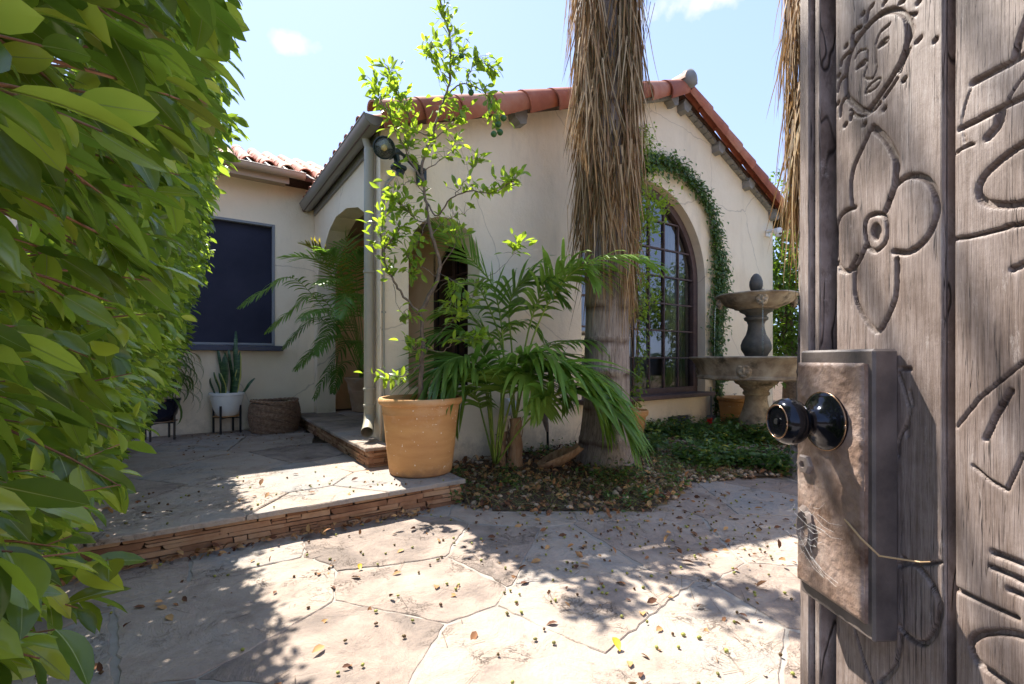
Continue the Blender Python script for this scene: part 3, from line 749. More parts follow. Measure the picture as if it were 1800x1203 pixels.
# wing roof
EZ, EV = 3.64, 2.50
sl = Vector((0, 1, .45)).normalized()
wr = roof_deck('wing_roof', [(-6.6, EV, EZ), (1.2, EV, EZ), (1.2, EV+2.25, EZ+2.25*.45), (-6.6, EV+2.25, EZ+2.25*.45)], .05, dk)
roof_deck('wing_roof_back', [(-6.6, EV+2.25, EZ+2.25*.45), (1.2, EV+2.25, EZ+2.25*.45), (1.2, EV+4.5, EZ), (-6.6, EV+4.5, EZ)], .05, dk)
field(wr, (-2.9, EV-.02, EZ+.012), (.45, EV-.02, EZ+.012), sl, 2.35, .225)
def half_gutter(parent, p0, p1, r, mat, name='gutter', ends=True):
    p0, p1 = Vector(p0), Vector(p1); t = (p1-p0).normalized(); x = t.cross(Vector((0, 0, 1))).normalized(); n = 12
    V = []; F = []
    for p in (p0, p1):
        for rr_ in (r, r-.006):
            for k in range(n+1):
                a = math.pi+math.pi*k/n; V.append(p+x*rr_*math.cos(a)+Vector((0, 0, rr_*math.sin(a))))
    m = n+1
    for k in range(n): F += [(k, k+1, 2*m+k+1, 2*m+k), (m+k, 3*m+k, 3*m+k+1, m+k+1), (k, m+k, m+k+1, k+1), (2*m+k, 2*m+k+1, 3*m+k+1, 3*m+k)]
    F += [(0, 2*m, 3*m, m), (n, m+n, 3*m+n, 2*m+n)]
    g = G(); g.add(V, F)
    if ends: g.add([V[k] for k in range(m)], [tuple(range(m))]); g.add([V[2*m+k] for k in range(m)], [tuple(range(m))])
    for sx in (-1, 1): g.tube([p0+x*r*sx, p1+x*r*sx], .008, 6)
    return g.build(name, mat, parent, local=True, smooth=True, sharp=40)
half_gutter(house, (-.115, -.15, 3.375), (-.115, 2.86, 3.375), .092, M['gutter'])
half_gutter(house, (-6.6, EV-.09, EZ-.005), (-.22, EV-.09, EZ-.005), .07, M['gutter_beige'])
g = G(); g.box((-.012, 1.45, 3.30), (.02, 2.8, .14)); g.build('fascia', M['gutter'], house, local=True)
g = G(); g.box((-3.5, EV+.02, EZ-.07), (6.2, .02, .12)); g.box((-3.5, EV+.23, EZ-.03), (6.2, .42, .02)); g.build('fascia', M['gutter_beige'], house, local=True)
# corbels and grey blocks under the rake
def rake_blocks(u0, u1, slope_u, n, ang, corb):
    for i in range(n):
        u = u0+(u1-u0)*(i+.5)/n; z = gz(u)-.045
        g = G(); g.cbox((0, 0, 0), (abs(u1-u0)/n/math.cos(ang)-.012, .09, .07), .004, None)
        me = g.mesh('rake_block', M['corbel']); fixn(me)
        inst('rake_block', me, house, Matrix.Translation((u, -.046+random.uniform(-.004, .004), z)) @ Matrix.Rotation(-ang, 4, 'Y'))
    for u in corb:
        prof = [(-.09, .05), (.09, .05), (.09, -.02), (.06, -.06), (.045, -.10), (-.045, -.10), (-.06, -.06), (-.09, -.02)]
        g = G(); g.add([(a, -.13, b) for a, b in prof]+[(a, -.002, b) for a, b in prof], [tuple(range(8)), tuple(range(15, 7, -1))]+[(i, (i+1) % 8, 8+(i+1) % 8, 8+i) for i in range(8)])
        o = g.build('corbel', M['corbel'], house, local=True); o.matrix_basis = Matrix.Translation((u, 0, gz(u)-.09)) @ Matrix.Rotation(-ang*.9, 4, 'Y')
rake_blocks(4.55, 7.3, 1, 22, -math.atan(.425), (4.60, 5.5, 6.4, 7.28))
rake_blocks(3.6, 4.4, 1, 6, math.atan(.385), (1.55, 4.3))
# downspout and conduit
ds = G()
top = (-.50, .17, 3.16)
ds.tube([(-.062, .17, 3.20), (-.062, .17, .62)], .048, 14); ds.tube([(-.10, .17, 3.30), (-.062, .17, 3.18)], .035, 12)
ds.tube([(-.062, .17, .66), (-.062, .17, .60), (-.075, .13, .55), (-.12, .02, .50), (-.15, -.05, .475)], [.048, .05, .052, .054, .056], 14, cap=False)
for z in (2.0, .86, .70): ds.lathe([(.052, -.012), (.056, -.01), (.056, .01), (.052, .012)], (-.062, .17, z), 14)
ds.build('downspout', M['downspout'], house, local=True, smooth=True, sharp=35)
g = G(); g.tube([(.02, -.018, .30), (.02, -.018, 2.72), (.05, -.018, 2.84), (.12, -.03, 2.92)], .011, 8)
for z in (.8, 1.6, 2.4): g.box((.02, -.012, z), (.045, .012, .015))
g.build('conduit', M['downspout'], house, local=True, smooth=True, sharp=40)
g = G(); g.box((-.010, -.0, 1.6), (.012, .03, 3.0)); g.build('corner_bead', M['stucco'], house, local=True)
# ---------------------------------------------------------------- carved gate, standing open at the right
GX = Vector((.0698, -.99756, 0)); GY = Vector((.99756, .0698, 0))
GM = basis(GX, GY, Vector((0, 0, 1)), Vector((.43-.07*.627, .627, 0)))
def gp(px, py):
    Y = .442/((px-900)/820+.07); return ((.627-Y)*1.00245, EYE+(632-py)/820*Y)
gate = thing('carved_gate', None, 'weathered wooden gate with carved sun face and flower standing open', 'gate', M=GM)
Z3 = lambda pts: [gp(1400+x/3.76, y/3.76) for x, y in pts]
Z4 = lambda pts: [gp(1340+x/2.4065, y/2.4065) for x, y in pts]
Z5 = lambda pts: [gp(1340+x/1.598, 450+y/1.598) for x, y in pts]
def smooth_line(p, k=6, closed=False):
    p = [Vector(q) for q in p]; r = []; n = len(p)
    for i in range(n if closed else n-1):
        a, b, c, d = (p[(i-1) % n], p[i], p[(i+1) % n], p[(i+2) % n]) if closed else (p[max(i-1, 0)], p[i], p[i+1], p[min(i+2, n-1)])
        for j in range(k):
            t = j/k; r.append(.5*((2*b)+(c-a)*t+(2*a-5*b+4*c-d)*t*t+(3*b-a-3*c+d)*t**3))
    r.append(p[0] if closed else p[-1]); return r
ST = []
def stroke(p, w, d, closed=False, sm=True): ST.append((smooth_line(p, 6, closed) if sm else [Vector(q) for q in p], w*(1.25 if w > .0017 else 1.0), d*1.35))
stroke(Z3([(455,735),(350,650),(333,560),(340,450),(375,320),(440,215),(520,125),(600,75),(670,66),(725,110),(742,200),(735,300),(700,400),(640,510),(570,610),(510,690)]), .0026, .0026, True)
stroke(Z3([(395,385),(420,340),(465,325)]), .0012, .0012); stroke(Z3([(530,285),(560,215),(625,155)]), .0014, .0014)
stroke(Z3([(402,457),(430,415),(460,395),(455,425),(402,457)]), .001, .0012); stroke(Z3([(545,315),(575,270),(615,250),(600,285),(545,315)]), .0012, .0012)
stroke(Z3([(425,435),(440,425)]), .0018, .0016, sm=False); stroke(Z3([(570,290),(590,280)]), .0018, .0016, sm=False)
stroke(Z3([(475,335),(470,440),(452,500),(470,522),(510,515),(535,450),(530,400),(528,290)]), .0010, .0010)
stroke(Z3([(460,615),(475,580),(515,540),(558,518),(550,555),(510,595),(460,615)]), .0010, .0012)
stroke(Z3([(365,725),(400,765),(450,765),(520,720),(560,680)]), .0016, .0016)
for r in ([(375,300),(385,210),(430,180)], [(300,430),(310,390),(350,350)], [(275,605),(290,550),(320,505)], [(295,765),(300,700),(325,650)], [(365,790),(368,760)], [(465,140),(480,70),(510,30)],
          [(580,30),(600,0)], [(690,20),(715,5)], [(745,100),(790,95)], [(760,120),(770,200),(755,260)], [(690,475),(720,400),(750,325)], [(590,640),(640,570),(672,520)], [(470,755),(520,720),(555,680)], [(800,275),(825,250)]):
    stroke(Z3(r), .0018, .0022)
for c in ((437,98),(330,310),(277,508),(272,690),(325,830),(450,828),(583,725),(718,530),(917,268),(805,18)):
    stroke(Z3([c, (c[0]+8, c[1]-10)]), .0022, .0026, sm=False)
stroke(Z4([(460,550),(420,640),(388,720),(378,800),(385,878)]), .0020, .0032); stroke(Z4([(470,538),(515,580),(555,640),(572,700),(560,800),(525,890)]), .0030, .0034)
stroke(Z4([(395,878),(345,900),(318,950),(316,1050),(325,1135),(365,1148),(405,1120),(438,1045)]), .0020, .0030)
stroke(Z4([(548,840),(575,780),(630,745),(690,755),(730,810),(742,890),(725,960),(680,1030),(620,1068),(560,1065)]), .0024, .0036)
stroke(Z4([(440,940),(455,915),(485,905),(520,915),(532,980),(520,1030),(480,1062),(450,1045),(438,990)]), .0018, .003, True)
stroke(Z4([(472,980),(480,958),(492,975),(484,1003)]), .003, .0036, True)
stroke(Z5([(262,30),(262,110),(285,170),(322,213),(350,180),(378,110),(382,10)]), .0022, .0032); stroke(Z5([(205,20),(240,45),(268,0)]), .0018, .003)
stroke(Z5([(392,318),(418,318)]), .002, .0026); stroke(Z5([(418,380),(425,420)]), .0014, .0026); stroke(Z5([(412,470),(408,505)]), .0018, .0026)
stroke(Z5([(386,330),(408,400),(415,450),(385,520),(383,560)]), .0016, .0024)
stroke(Z5([(385,870),(425,865),(465,905),(495,965),(492,1035),(460,1088),(420,1078),(388,1045)]), .0022, .003)
stroke(Z5([(262,1050),(285,1130),(310,1200)]), .0016, .0026); stroke(Z5([(395,848),(440,868),(500,862)]), .0016, .0024); stroke(Z5([(390,1070),(375,1150),(330,1200)]), .0020, .003)
# second plank
stroke(Z4([(900,350),(1000,295),(1130,225)]), .0022, .0034, sm=False); stroke(Z4([(845,545),(1000,465),(1130,398)]), .0018, .0032, sm=False)
stroke(Z4([(1015,470),(1000,530),(960,580)]), .003, .0034); stroke(Z4([(825,650),(880,615),(905,610)]), .0012, .0018); stroke(Z4([(1040,440),(1070,380),(1130,300)]), .0010, .0018); stroke(Z4([(1075,240),(1095,160),(1130,60)]), .0022, .003)
stroke(Z4([(1130,600),(1050,650),(960,730),(925,800),(950,855),(1040,868),(1130,858)]), .0022, .0034)
stroke(Z4([(812,1015),(950,990),(1060,955),(1130,945)]), .0016, .003, sm=False); stroke(Z4([(890,380),(870,440),(855,520),(870,600)]), .0008, .0012); stroke(Z4([(1065,1140),(1130,1110)]), .002, .003)
stroke(Z5([(555,480),(620,400),(740,300)]), .0014, .0018, sm=False); stroke(Z5([(636,515),(665,450),(705,380)]), .0018, .0034, sm=False); stroke(Z5([(600,590),(645,630),(695,660),(740,560)]), .0012, .0024, sm=False)
stroke(Z5([(528,928),(720,1018)]), .0018, .003, sm=False); stroke(Z5([(655,835),(770,880)]), .002, .0034, sm=False); stroke(Z5([(650,875),(770,930)]), .002, .0034, sm=False); stroke(Z5([(700,940),(770,970)]), .002, .0034, sm=False)
stroke(Z5([(770,1080),(690,1060),(620,1065),(592,1090),(610,1140),(660,1180),(730,1230)]), .0024, .0034)
def cracks(rs, g0, g1, z0, z1, n):
    r = []
    for _ in range(n):
        g = rs.uniform(g0, g1); z = rs.uniform(z0, z1); L = rs.uniform(.04, .30); k = 8
        r.append(([Vector((g+.0018*math.sin(i*.9+g*900)+rs.uniform(-.0004, .0004), z+L*i/k)) for i in range(k+1)], rs.uniform(.0006, .0011), rs.uniform(.0008, .0018)))
    return r
def carved(name, g0, g1, gfine, parent, y0=.0, z0=.05, z1=2.15):
    gs = np.concatenate([np.arange(g0, min(g1, gfine), .00115), np.arange(min(g1, gfine), g1, .02), [g1]]) if gfine > g0 else np.linspace(g0, g1, 10)
    gs = np.unique(gs.round(6))
    zs_ = np.concatenate([np.arange(z0, .66, .03), np.arange(.66, 1.74, .0014), np.arange(1.74, z1, .03), [z1]]); zs_ = np.unique(zs_.round(6))
    A, B = np.meshgrid(gs, zs_, indexing='ij'); D = np.zeros_like(A)
    rs = random.Random(int(g0*1e4))
    for p, w, d in ST:
        P = np.array([(q[0], q[1]) for q in p]); m = w*2.6
        if P[:, 0].max() < g0-m or P[:, 0].min() > g1+m: continue
        i0, i1 = np.searchsorted(gs, (P[:, 0].min()-m, P[:, 0].max()+m)); j0, j1 = np.searchsorted(zs_, (P[:, 1].min()-m, P[:, 1].max()+m))
        if i1 <= i0 or j1 <= j0: continue
        a = A[i0:i1, j0:j1]; b = B[i0:i1, j0:j1]; best = np.full(a.shape, 9.)
        for q, r in zip(P[:-1], P[1:]):
            v = r-q; l = (v**2).sum()+1e-12; t = np.clip(((a-q[0])*v[0]+(b-q[1])*v[1])/l, 0, 1)
            best = np.minimum(best, (a-q[0]-t*v[0])**2+(b-q[1]-t*v[1])**2)
        best = np.sqrt(best)*(1+.07*np.sin(b*420)*np.sin(a*310))
        s = np.clip(1-best/w, 0, 1); dd = d*np.minimum(1, s*3.2)+.22*d*np.exp(-(best/(w*1.5))**2)
        D[i0:i1, j0:j1] = np.where(np.abs(dd) > np.abs(D[i0:i1, j0:j1]), dd, D[i0:i1, j0:j1])
    CUT = D.copy()
    D += .0006*np.sin(B*6+A*20)+.0004*np.sin(A*95+B*3)
    D += np.random.rand(*D.shape)*.00012
    e = np.minimum(A-g0, g1-A); D += .003*np.clip(1-e/.003, 0, 1)**2
    V = np.stack([A, y0+D, B], -1).reshape(-1, 3); ni, nj = A.shape
    I = (np.arange(ni-1)[:, None]*nj+np.arange(nj-1)[None]).reshape(-1)
    F = np.stack([I, I+nj, I+nj+1, I+1], 1)
    me = bpy.data.meshes.new(name); me.vertices.add(len(V)); me.vertices.foreach_set('co', V.reshape(-1).astype(np.float32))
    me.loops.add(F.size); me.loops.foreach_set('vertex_index', F.reshape(-1).astype(np.int32)); me.polygons.add(len(F))
    me.polygons.foreach_set('loop_start', (np.arange(len(F))*4).astype(np.int32)); me.polygons.foreach_set('loop_total', np.full(len(F), 4, np.int32))
    me.materials.append(M['gate']); me.update(calc_edges=True); ca = me.attributes.new('cut', 'FLOAT', 'POINT'); ca.data.foreach_set('value', np.clip(CUT/.0022, 0, 1).reshape(-1).astype(np.float32)); me.polygons.foreach_set('use_smooth', np.ones(len(F), bool))
    o = link(name, me, parent)
    g = G(); g.box(((g0+g1)/2, y0+.0265, (z0+z1)/2), (g1-g0-.001, .043, z1-z0)); b = g.build('plank_core', M['gate'], o, local=True)
    return o
carved('plank', .0480, .1840, .30, gate, .012)
carved('plank', .1945, .40, .285, gate, .011)
for a in (.409, .60, .79):
    g = G(); g.cbox((a+.092, .032, 1.1), (.182, .045, 2.1), .004); g.build('plank', M['gate'], gate, local=True)
g = G()
g.cbox((.0095, .028, 1.1), (.019, .056, 2.1), .002); g.build('stile', M['gate'], gate, local=True)
g = G(); g.box((.0212, .036, 1.1), (.0042, .040, 2.1))
for i in range(60): g.box((.0212, .012, .08+i*.0355), (.004, .010, .0045), Matrix.Rotation(R(12), 3, 'Y'))
g.build('notched_bead', M['gate_dark'], gate, local=True)
g = G(); g.cbox((.0282, .030, 1.1), (.0096, .052, 2.1), .0015); g.build('bead', M['gate'], gate, local=True)
g = G(); g.box((.0404, .044, 1.1), (.0144, .03, 2.1)); g.build('rebate', M['gate_dark'], gate, local=True)
g = G(); g.box((.18925, .042, 1.1), (.0100, .03, 2.1)); g.build('rebate', M['gate_dark'], gate, local=True)
g = G(); g.box((.48, .052, .14), (.95, .02, .12)); g.box((.48, .072, 2.0), (.93, .03, .14)); g.box((.48, .072, .25), (.93, .03, .14)); g.build('back_rail', M['gate'], gate, local=True)
# lock plate
def plate_grid(g0, g1, z0, z1, y0, amp, step=.002, bevel=.003):
    a = np.linspace(g0, g1, int((g1-g0)/step)+1); b = np.linspace(z0, z1, int((z1-z0)/step)+1); A, B = np.meshgrid(a, b, indexing='ij')
    D = np.zeros_like(A)
    for i in range(len(a)):
        for j in range(len(b)): D[i, j] = noise.noise(Vector((a[i]*140, b[j]*140, 3)))*amp + noise.noise(Vector((a[i]*30, b[j]*30, 8)))*amp
    e = np.minimum(np.minimum(A-g0, g1-A), np.minimum(B-z0, z1-B)); D = D+bevel*np.clip(1-e/bevel, 0, 1)
    V = [(A[i, j], y0+D[i, j], B[i, j]) for i in range(len(a)) for j in range(len(b))]; nj = len(b)
    F = [(i*nj+j, (i+1)*nj+j, (i+1)*nj+j+1, i*nj+j+1) for i in range(len(a)-1) for j in range(len(b)-1)]
    return V, F
g = G(); g.cbox((.0828, -.004, 1.007), (.1125, .028, .308), .0025)
lp = g.build('lock_plate', M['plate_side'], gate, local=True)
g = G(); g.box((.080, -.0195, 1.0075), (.104, .005, .275)); g.add(*plate_grid(.028, .132, .870, 1.146, -.0245, .0009))
g.build('raised_panel', M['plate'], lp, local=True, smooth=True, sharp=35)
KM = Matrix.Rotation(R(90), 3, 'X')        # lathe axis along local -y
def klathe(prof, c, n=40): 
    g = G(); g.lathe(prof, c, n, KM); return g
KC = (.080, -.0245, 1.078)
kn = klathe([(.0335, 0), (.0345, .002), (.033, .0045), (.029, .0055), (.022, .009), (.0155, .0145), (.0125, .020), (.0118, .025), (.0135, .028), (.0195, .032), (.0245, .037), (.0268, .043), (.0268, .049), (.0245, .055), (.0205, .0595), (.0188, .0603), (.018, .0590), (.010, .0598), (.006, .0590), (0, .0590)], KC).build('door_knob', M['chrome'], gate, local=True, smooth=True, sharp=60)
for r, y in ((.0338, .0035), (.0190, .0602)):
    g = G(); g.tube([(KC[0]+r*math.cos(t), KC[1]-y, KC[2]+r*math.sin(t)) for t in np.linspace(0, 2*math.pi, 41)], .0009, 6)
    g.build('knob_ring', M['knobring'], kn, local=True, smooth=True)
g = G(); g.tube([(KC[0], KC[1]-.0603, KC[2]), (KC[0], KC[1]-.0618, KC[2])], .0035, 8); g.build('key_slot', M['blackmetal'], kn, local=True)
q = gp(1414, 818)
g = klathe([(.0125, 0), (.0125, .004), (.0105, .006), (.005, .0065), (.004, .003), (0, .003)], (.047, -.0240, 1.020), 6); g.build('old_lock_collar', M['iron'], gate, local=True)
q = gp(1422, 930)
g = klathe([(.013, 0), (.015, .003), (.011, .006), (.007, .003), (.005, -.004), (0, -.004)], (.047, -.0240, q[1]), 14); g.V = [(x, y+random.uniform(-.0012, .0012), z*2-q[1]-q[1]+.94) for x, y, z in g.V]
g.build('broken_keyhole', M['iron'], gate, local=True)
wb = tag(thing('cobweb', None, 'fine torn cobweb strung over the old keyhole of the gate', 'cobweb', M=GM @ Matrix.Translation((.047, -.025, .94)))); g = G()
for i in range(34):
    a = Vector((random.uniform(-.012, .035), random.uniform(-.012, -.001), random.uniform(-.03, .035))); b = a+Vector((random.uniform(-.02, .05), random.uniform(-.006, .004), random.uniform(-.022, .016))); c = (a+b)/2+Vector((0, 0, -.004))
    g.tube([a, c, b], .00010, 3, False)
g.build('strand', M['web'], wb, local=True)
tag(bpy.data.objects[wb.children[0].name], kind='stuff')
a0 = gp(1540, 912); a1 = gp(1580, 958); a2 = gp(1650, 990)
sw = tag(thing('straw_stem', None, 'thin bent straw caught on the carved gate beside the lock plate', 'straw', M=GM @ Matrix.Translation((a1[0], 0, a1[1]))))
g = G(); g.tube([(a0[0]-a1[0], -.024, a0[1]-a1[1]), (-.004, -.026, .006), (.012, -.02, -.006), (a2[0]-a1[0]-.002, -.004, a2[1]-a1[1]), (a2[0]-a1[0], .004, a2[1]-a1[1]+.001)], [.0012, .0012, .0011, .0009, .0006], 6); g.build('stalk', plain('straw', (.55, .36, .18), .6), sw, local=True)
post = thing('gate_post', (.52, -.36, 0), 'thick weathered wooden post that carries the open gate', 'post')
g = G(); g.cbox((0, 0, 1.2), (.16, .16, 2.4), .01); g.build('shaft', M['gate'], post, local=True)
g = G(); g.cbox((0, 0, 2.43), (.2, .2, .06), .01); g.build('cap', M['gate'], post, local=True)

# ---------------------------------------------------------------- wall fittings
def hthing(name, u, v, z, label, cat, group=None): return thing(name, None, label, cat, group, M=HM @ Matrix.Translation((u, v, z)))
fl = hthing('floodlight', .40, -.02, 2.97, 'dark green motion floodlight with round lamp mounted near the gutter', 'floodlight')
g = G(); g.cbox((0, 0, 0), (.10, .05, .17), .008); g.tube([(0, -.03, .03), (-.10, -.08, .06), (-.19, -.12, .085)], [.032, .030, .022], 12); g.build('mount', M['greenmetal'], fl, local=True, smooth=True, sharp=35)
g = G(); g.lathe([(0, -.03), (.025, -.02), (.03, 0), (.025, .02), (0, .03)], (-.215, -.135, .095), 14); g.tube([(-.215, -.135, .095), (-.30, -.18, .11)], .016, 10); g.build('swivel', M['greenmetal'], fl, local=True, smooth=True, sharp=35)
ax = (Vector((-1.5, -2.9, -1.0))).normalized(); q = ax.to_track_quat('Z', 'Y').to_matrix()
lc = Vector((-.46, -.24, .08)); 
g = G(); g.lathe([(0, -.15), (.045, -.145), (.055, -.11), (.06, -.06), (.085, -.03), (.098, 0), (.098, .02), (.090, .022), (.086, .008)], lc, 32, q); hd = g.build('lamp_head', M['greenmetal'], fl, local=True, smooth=True, sharp=35)
g = G(); g.lathe([(.088, .008), (.06, .004), (.03, .0), (0, 0)], lc, 32, q); g.build('lens', M['lens'], hd, local=True, smooth=True)
g = G(); g.lathe([(.03, .001), (.028, .014), (.012, .022), (0, .024)], lc, 20, q); g.build('bulb', plain('bulb', (.5, .38, .16), .2), hd, local=True, smooth=True)
g = G(); g.tube([(-.30, -.18, .11), (-.36, -.18, .08), (-.40, -.18, .06)], [.03, .045, .05], 12); g.tube([(-.33, -.19, .06), (-.32, -.2, -.02)], .03, 10); g.build('lamp_arm', M['greenmetal'], fl, local=True, smooth=True, sharp=35)
g = G(); g.cbox((-.315, -.21, -.055), (.13, .10, .045), .012, Matrix.Rotation(R(8), 3, 'Y')); 
for i in range(4): g.lathe([(.042-.004*i, -.004), (.042-.004*i, .004)], (-.30, -.21, -.085-.011*i), 16)
g.build('motion_sensor', M['greenmetal'], fl, local=True, smooth=True, sharp=35)
g = G(); g.tube([(-.32, -.2, -.10), (-.37, -.12, -.17), (-.40, -.03, -.28), (-.40, -.0, -.5)], .008, 8); g.build('cable', M['downspout'], fl, local=True, smooth=True)
cm = hthing('security_camera', 7.14, -.03, 3.43, 'white dome security camera high on the wall by the right corner', 'security camera')
g = G(); g.cbox((0, .01, 0), (.12, .04, .12), .012); g.cbox((-.03, -.09, .03), (.10, .20, .045), .015); g.build('bracket', M['white'], cm, local=True)
g = G(); g.lathe([(0, .05), (.05, .045), (.072, .02), (.078, -.02), (.07, -.05), (.055, -.06)], (-.05, -.20, .0), 24); b = g.build('housing', M['white'], cm, local=True, smooth=True, sharp=40)
g = G(); g.lathe([(.057, -.045), (.055, -.07), (.04, -.095), (.018, -.108), (0, -.11)], (-.05, -.20, .0), 24); g.build('dome', M['whitepl'], cm, local=True, smooth=True)
g = G(); g.lathe([(.026, 0), (.024, .008), (.0, .010)], Vector((-.078, -.245, -.058)), 16, Vector((-.6, -.9, -.55)).normalized().to_track_quat('Z', 'Y').to_matrix()); g.build('lens', M['blackglass'], cm, local=True, smooth=True)
ot = hthing('outdoor_outlet', 1.42, -.03, .62, 'white weatherproof outlet cover on the wall behind the small palms', 'outlet')
g = G(); g.cbox((0, .01, 0), (.10, .05, .16), .008); g.build('box', M['whitepl'], ot, local=True)
g = G(); g.lathe([(.10, -.045), (.095, 0), (.10, .045)], (0, -.04, 0), 20, Matrix.Rotation(R(90), 3, 'Y')); g.V = [v for v in g.V]; g.V = [(x, min(y, -.012) if y > -.012 else y, z) for x, y, z in g.V]; g.build('cover', M['whitepl'], ot, local=True, smooth=True, sharp=40)
g = G(); g.tube([(.02, -.05, -.08), (.05, -.06, -.2), (.03, -.08, -.32), (-.1, -.1, -.36), (-.2, -.08, -.28)], .006, 6); g.build('cable', M['blackmetal'], ot, local=True, smooth=True)
gl = hthing('garden_spotlight', 1.86, -.22, .08, 'slim dark bronze garden spotlight on a stake beside the palm trunk', 'garden light')
g = G(); g.tube([(0, 0, -.08), (-.01, 0, .26)], .014, 8); g.build('stake', M['blackmetal'], gl, local=True)
g = G(); g.tube([(-.01, 0, .25), (-.03, 0, .33), (-.075, 0, .50)], [.018, .03, .042], 12); g.build('lamp_head', M['iron'], gl, local=True, smooth=True, sharp=40)
eb = hthing('electrical_box', 5.32, -.05, .16, 'small grey electrical box low on the wall right of the vent', 'electrical box')
g = G(); g.cbox((0, 0, 0), (.13, .09, .2), .008); g.build('box', M['greyframe'], eb, local=True); g = G(); g.tube([(0, 0, .1), (0, .0, .55)], .011, 8); g.build('pipe', M['greyframe'], eb, local=True)
fc = hthing('garden_faucet', 5.95, -.05, .52, 'small metal garden faucet on the wall above a terracotta pot', 'faucet')
g = G(); g.tube([(0, .05, 0), (0, -.06, 0), (0, -.09, -.05)], .012, 8); g.tube([(0, -.03, 0), (0, -.03, .05)], .008, 8); g.build('spout', M['iron'], fc, local=True); g = G(); g.box((0, -.03, .055), (.09, .014, .012)); g.build('handle', M['iron'], fc, local=True)
bs = hthing('bait_station', 4.93, -.26, .05, 'flat black plastic box by the vent with a red cap on top', 'bait box')
g = G(); g.cbox((0, 0, .07), (.44, .26, .14), .03); g.cbox((0, 0, .03), (.48, .30, .05), .01); g.build('box', M['blackmetal'], bs, local=True)
g = G(); g.lathe([(.055, .14), (.055, .16), (.035, .162), (.045, .20), (.045, .215), (0, .215)], (.02, 0, 0), 8); g.build('cap', M['red'], bs, local=True)

# ---------------------------------------------------------------- pots, basket, stands
def pot(name, loc, prof, mat, label, cat='plant pot', group=None, soil=None, n=48, bands=()):
    t = thing(name, loc, label, cat, group); g = G(); g.lathe(prof, (0, 0, 0), n, None, lambda w, z: 1+.004*math.sin(w*2+z*9)); g.build('vessel', mat, t, local=True, smooth=True, sharp=40)
    if soil:
        g = G(); g.lathe([(soil[0], soil[1]), (soil[0]*.6, soil[1]+.012), (0, soil[1]+.018)], (0, 0, 0), 24); g.build('soil', M['soilpot'], t, local=True, smooth=True)
    return t
PX, PY = -.775, 3.97
big = pot('terracotta_pot', (PX, PY, .195), [(.235, 0), (.255, .008), (.262, .02), (.285, .22), (.305, .42), (.315, .50), (.318, .505), (.317, .515), (.325, .575), (.345, .585), (.352, .60), (.352, .622), (.342, .636), (.322, .636), (.312, .62), (.305, .54), (.27, .52)], M['pot'], 'large terracotta pot holding the citrus tree at the terrace corner', soil=(.305, .565))
g = G(); g.tube([(.316*math.cos(t), .316*math.sin(t), .505) for t in np.linspace(0, 2*math.pi, 49)], .0035, 5); g.build('band', M['pot'], big, local=True, smooth=True)
p = hw(.66, 2.62, .376)
pp = pot('porch_pot', p, [(.17, 0), (.19, .01), (.235, .27), (.24, .28), (.245, .30), (.27, .44), (.30, .47), (.305, .50), (.285, .51), (.27, .49), (.25, .44)], M['pot_old'], 'aged terracotta pot holding the palm inside the porch', soil=(.262, .46))
g = G()
for z, r in ((.28, .243), (.305, .25)): g.tube([(r*math.cos(t), r*math.sin(t), z) for t in np.linspace(0, 2*math.pi, 41)], .006, 5)
g.build('band', M['pot_old'], pp, local=True, smooth=True)
pot('fountain_side_pot', hw(5.55, -.42, .0), [(.26, 0), (.275, .01), (.33, .50), (.355, .52), (.36, .555), (.345, .565), (.325, .55), (.3, .45)], M['pot'], 'orange terracotta pot on the wall side behind the fountain pedestal', soil=(.315, .50))
pot('slender_pot', hw(3.28, -.22, .0), [(.10, 0), (.12, .01), (.17, .40), (.20, .43), (.205, .48), (.19, .49), (.17, .45)], M['pot'], 'narrow terracotta pot half hidden behind the palm trunk', soil=(.17, .44))
def plant_stand(loc, label, group, rz=0, r=.165, h=.36):
    t = thing('plant_stand', loc, label, 'plant stand', group, rz)
    for k in range(4):
        a = math.pi/4+k*math.pi/2; g = G(); g.cbox((r*math.cos(a), r*math.sin(a), h/2), (.022, .022, h), .002); g.build('leg', M['blackmetal'], t, local=True)
    for k in (0, 1):
        g = G(); g.cbox((0, 0, .20+.001*k), (2*r-.02, .018, .018), .002, Matrix.Rotation(math.pi/4+k*math.pi/2, 3, 'Z')); g.build('cross_bar', M['blackmetal'], t, local=True)
    return t
sp_ = at(399, 752, 6.25); sp_.z = .195; sp_.y -= .0
s1 = hw(-.98, 2.60, .195); s1 = Vector(((399-900)/820*6.07, 6.07, .195)); s0 = Vector(((281-900)/820*5.55, 5.55, .195))
plant_stand(s1, 'black stand under the white pot of the snake plant', 'black four-legged plant stands', TH+.3)
plant_stand(s0, 'black stand under the dark glazed pot beside the hedge', 'black four-legged plant stands', TH+.25)
pot('white_pot', s1+Vector((0, 0, .222)), [(.10, 0), (.12, .012), (.155, .10), (.185, .22), (.19, .265), (.203, .27), (.205, .30), (.19, .305), (.18, .28)], M['white'], 'glossy white pot of the snake plant on a black stand', soil=(.178, .262))
g = G(); g.lathe([(.10, 0), (.15, .012), (.16, .022), (.10, .022)], (0, 0, 0), 32); sc = thing('saucer', s1+Vector((0, 0, .214)), 'round terracotta saucer beneath the glossy white pot', 'saucer'); g.V = [(x, y, z*.5-.003) for x, y, z in g.V]; g.build('dish', M['pot'], sc, local=True, smooth=True)
pot('dark_pot', s0+Vector((0, 0, .222)), [(.11, 0), (.13, .012), (.17, .08), (.195, .18), (.20, .235), (.21, .24), (.21, .27), (.195, .27)], M['darkblue'], 'dark glazed pot on the black stand beside the hedge', soil=(.19, .245))
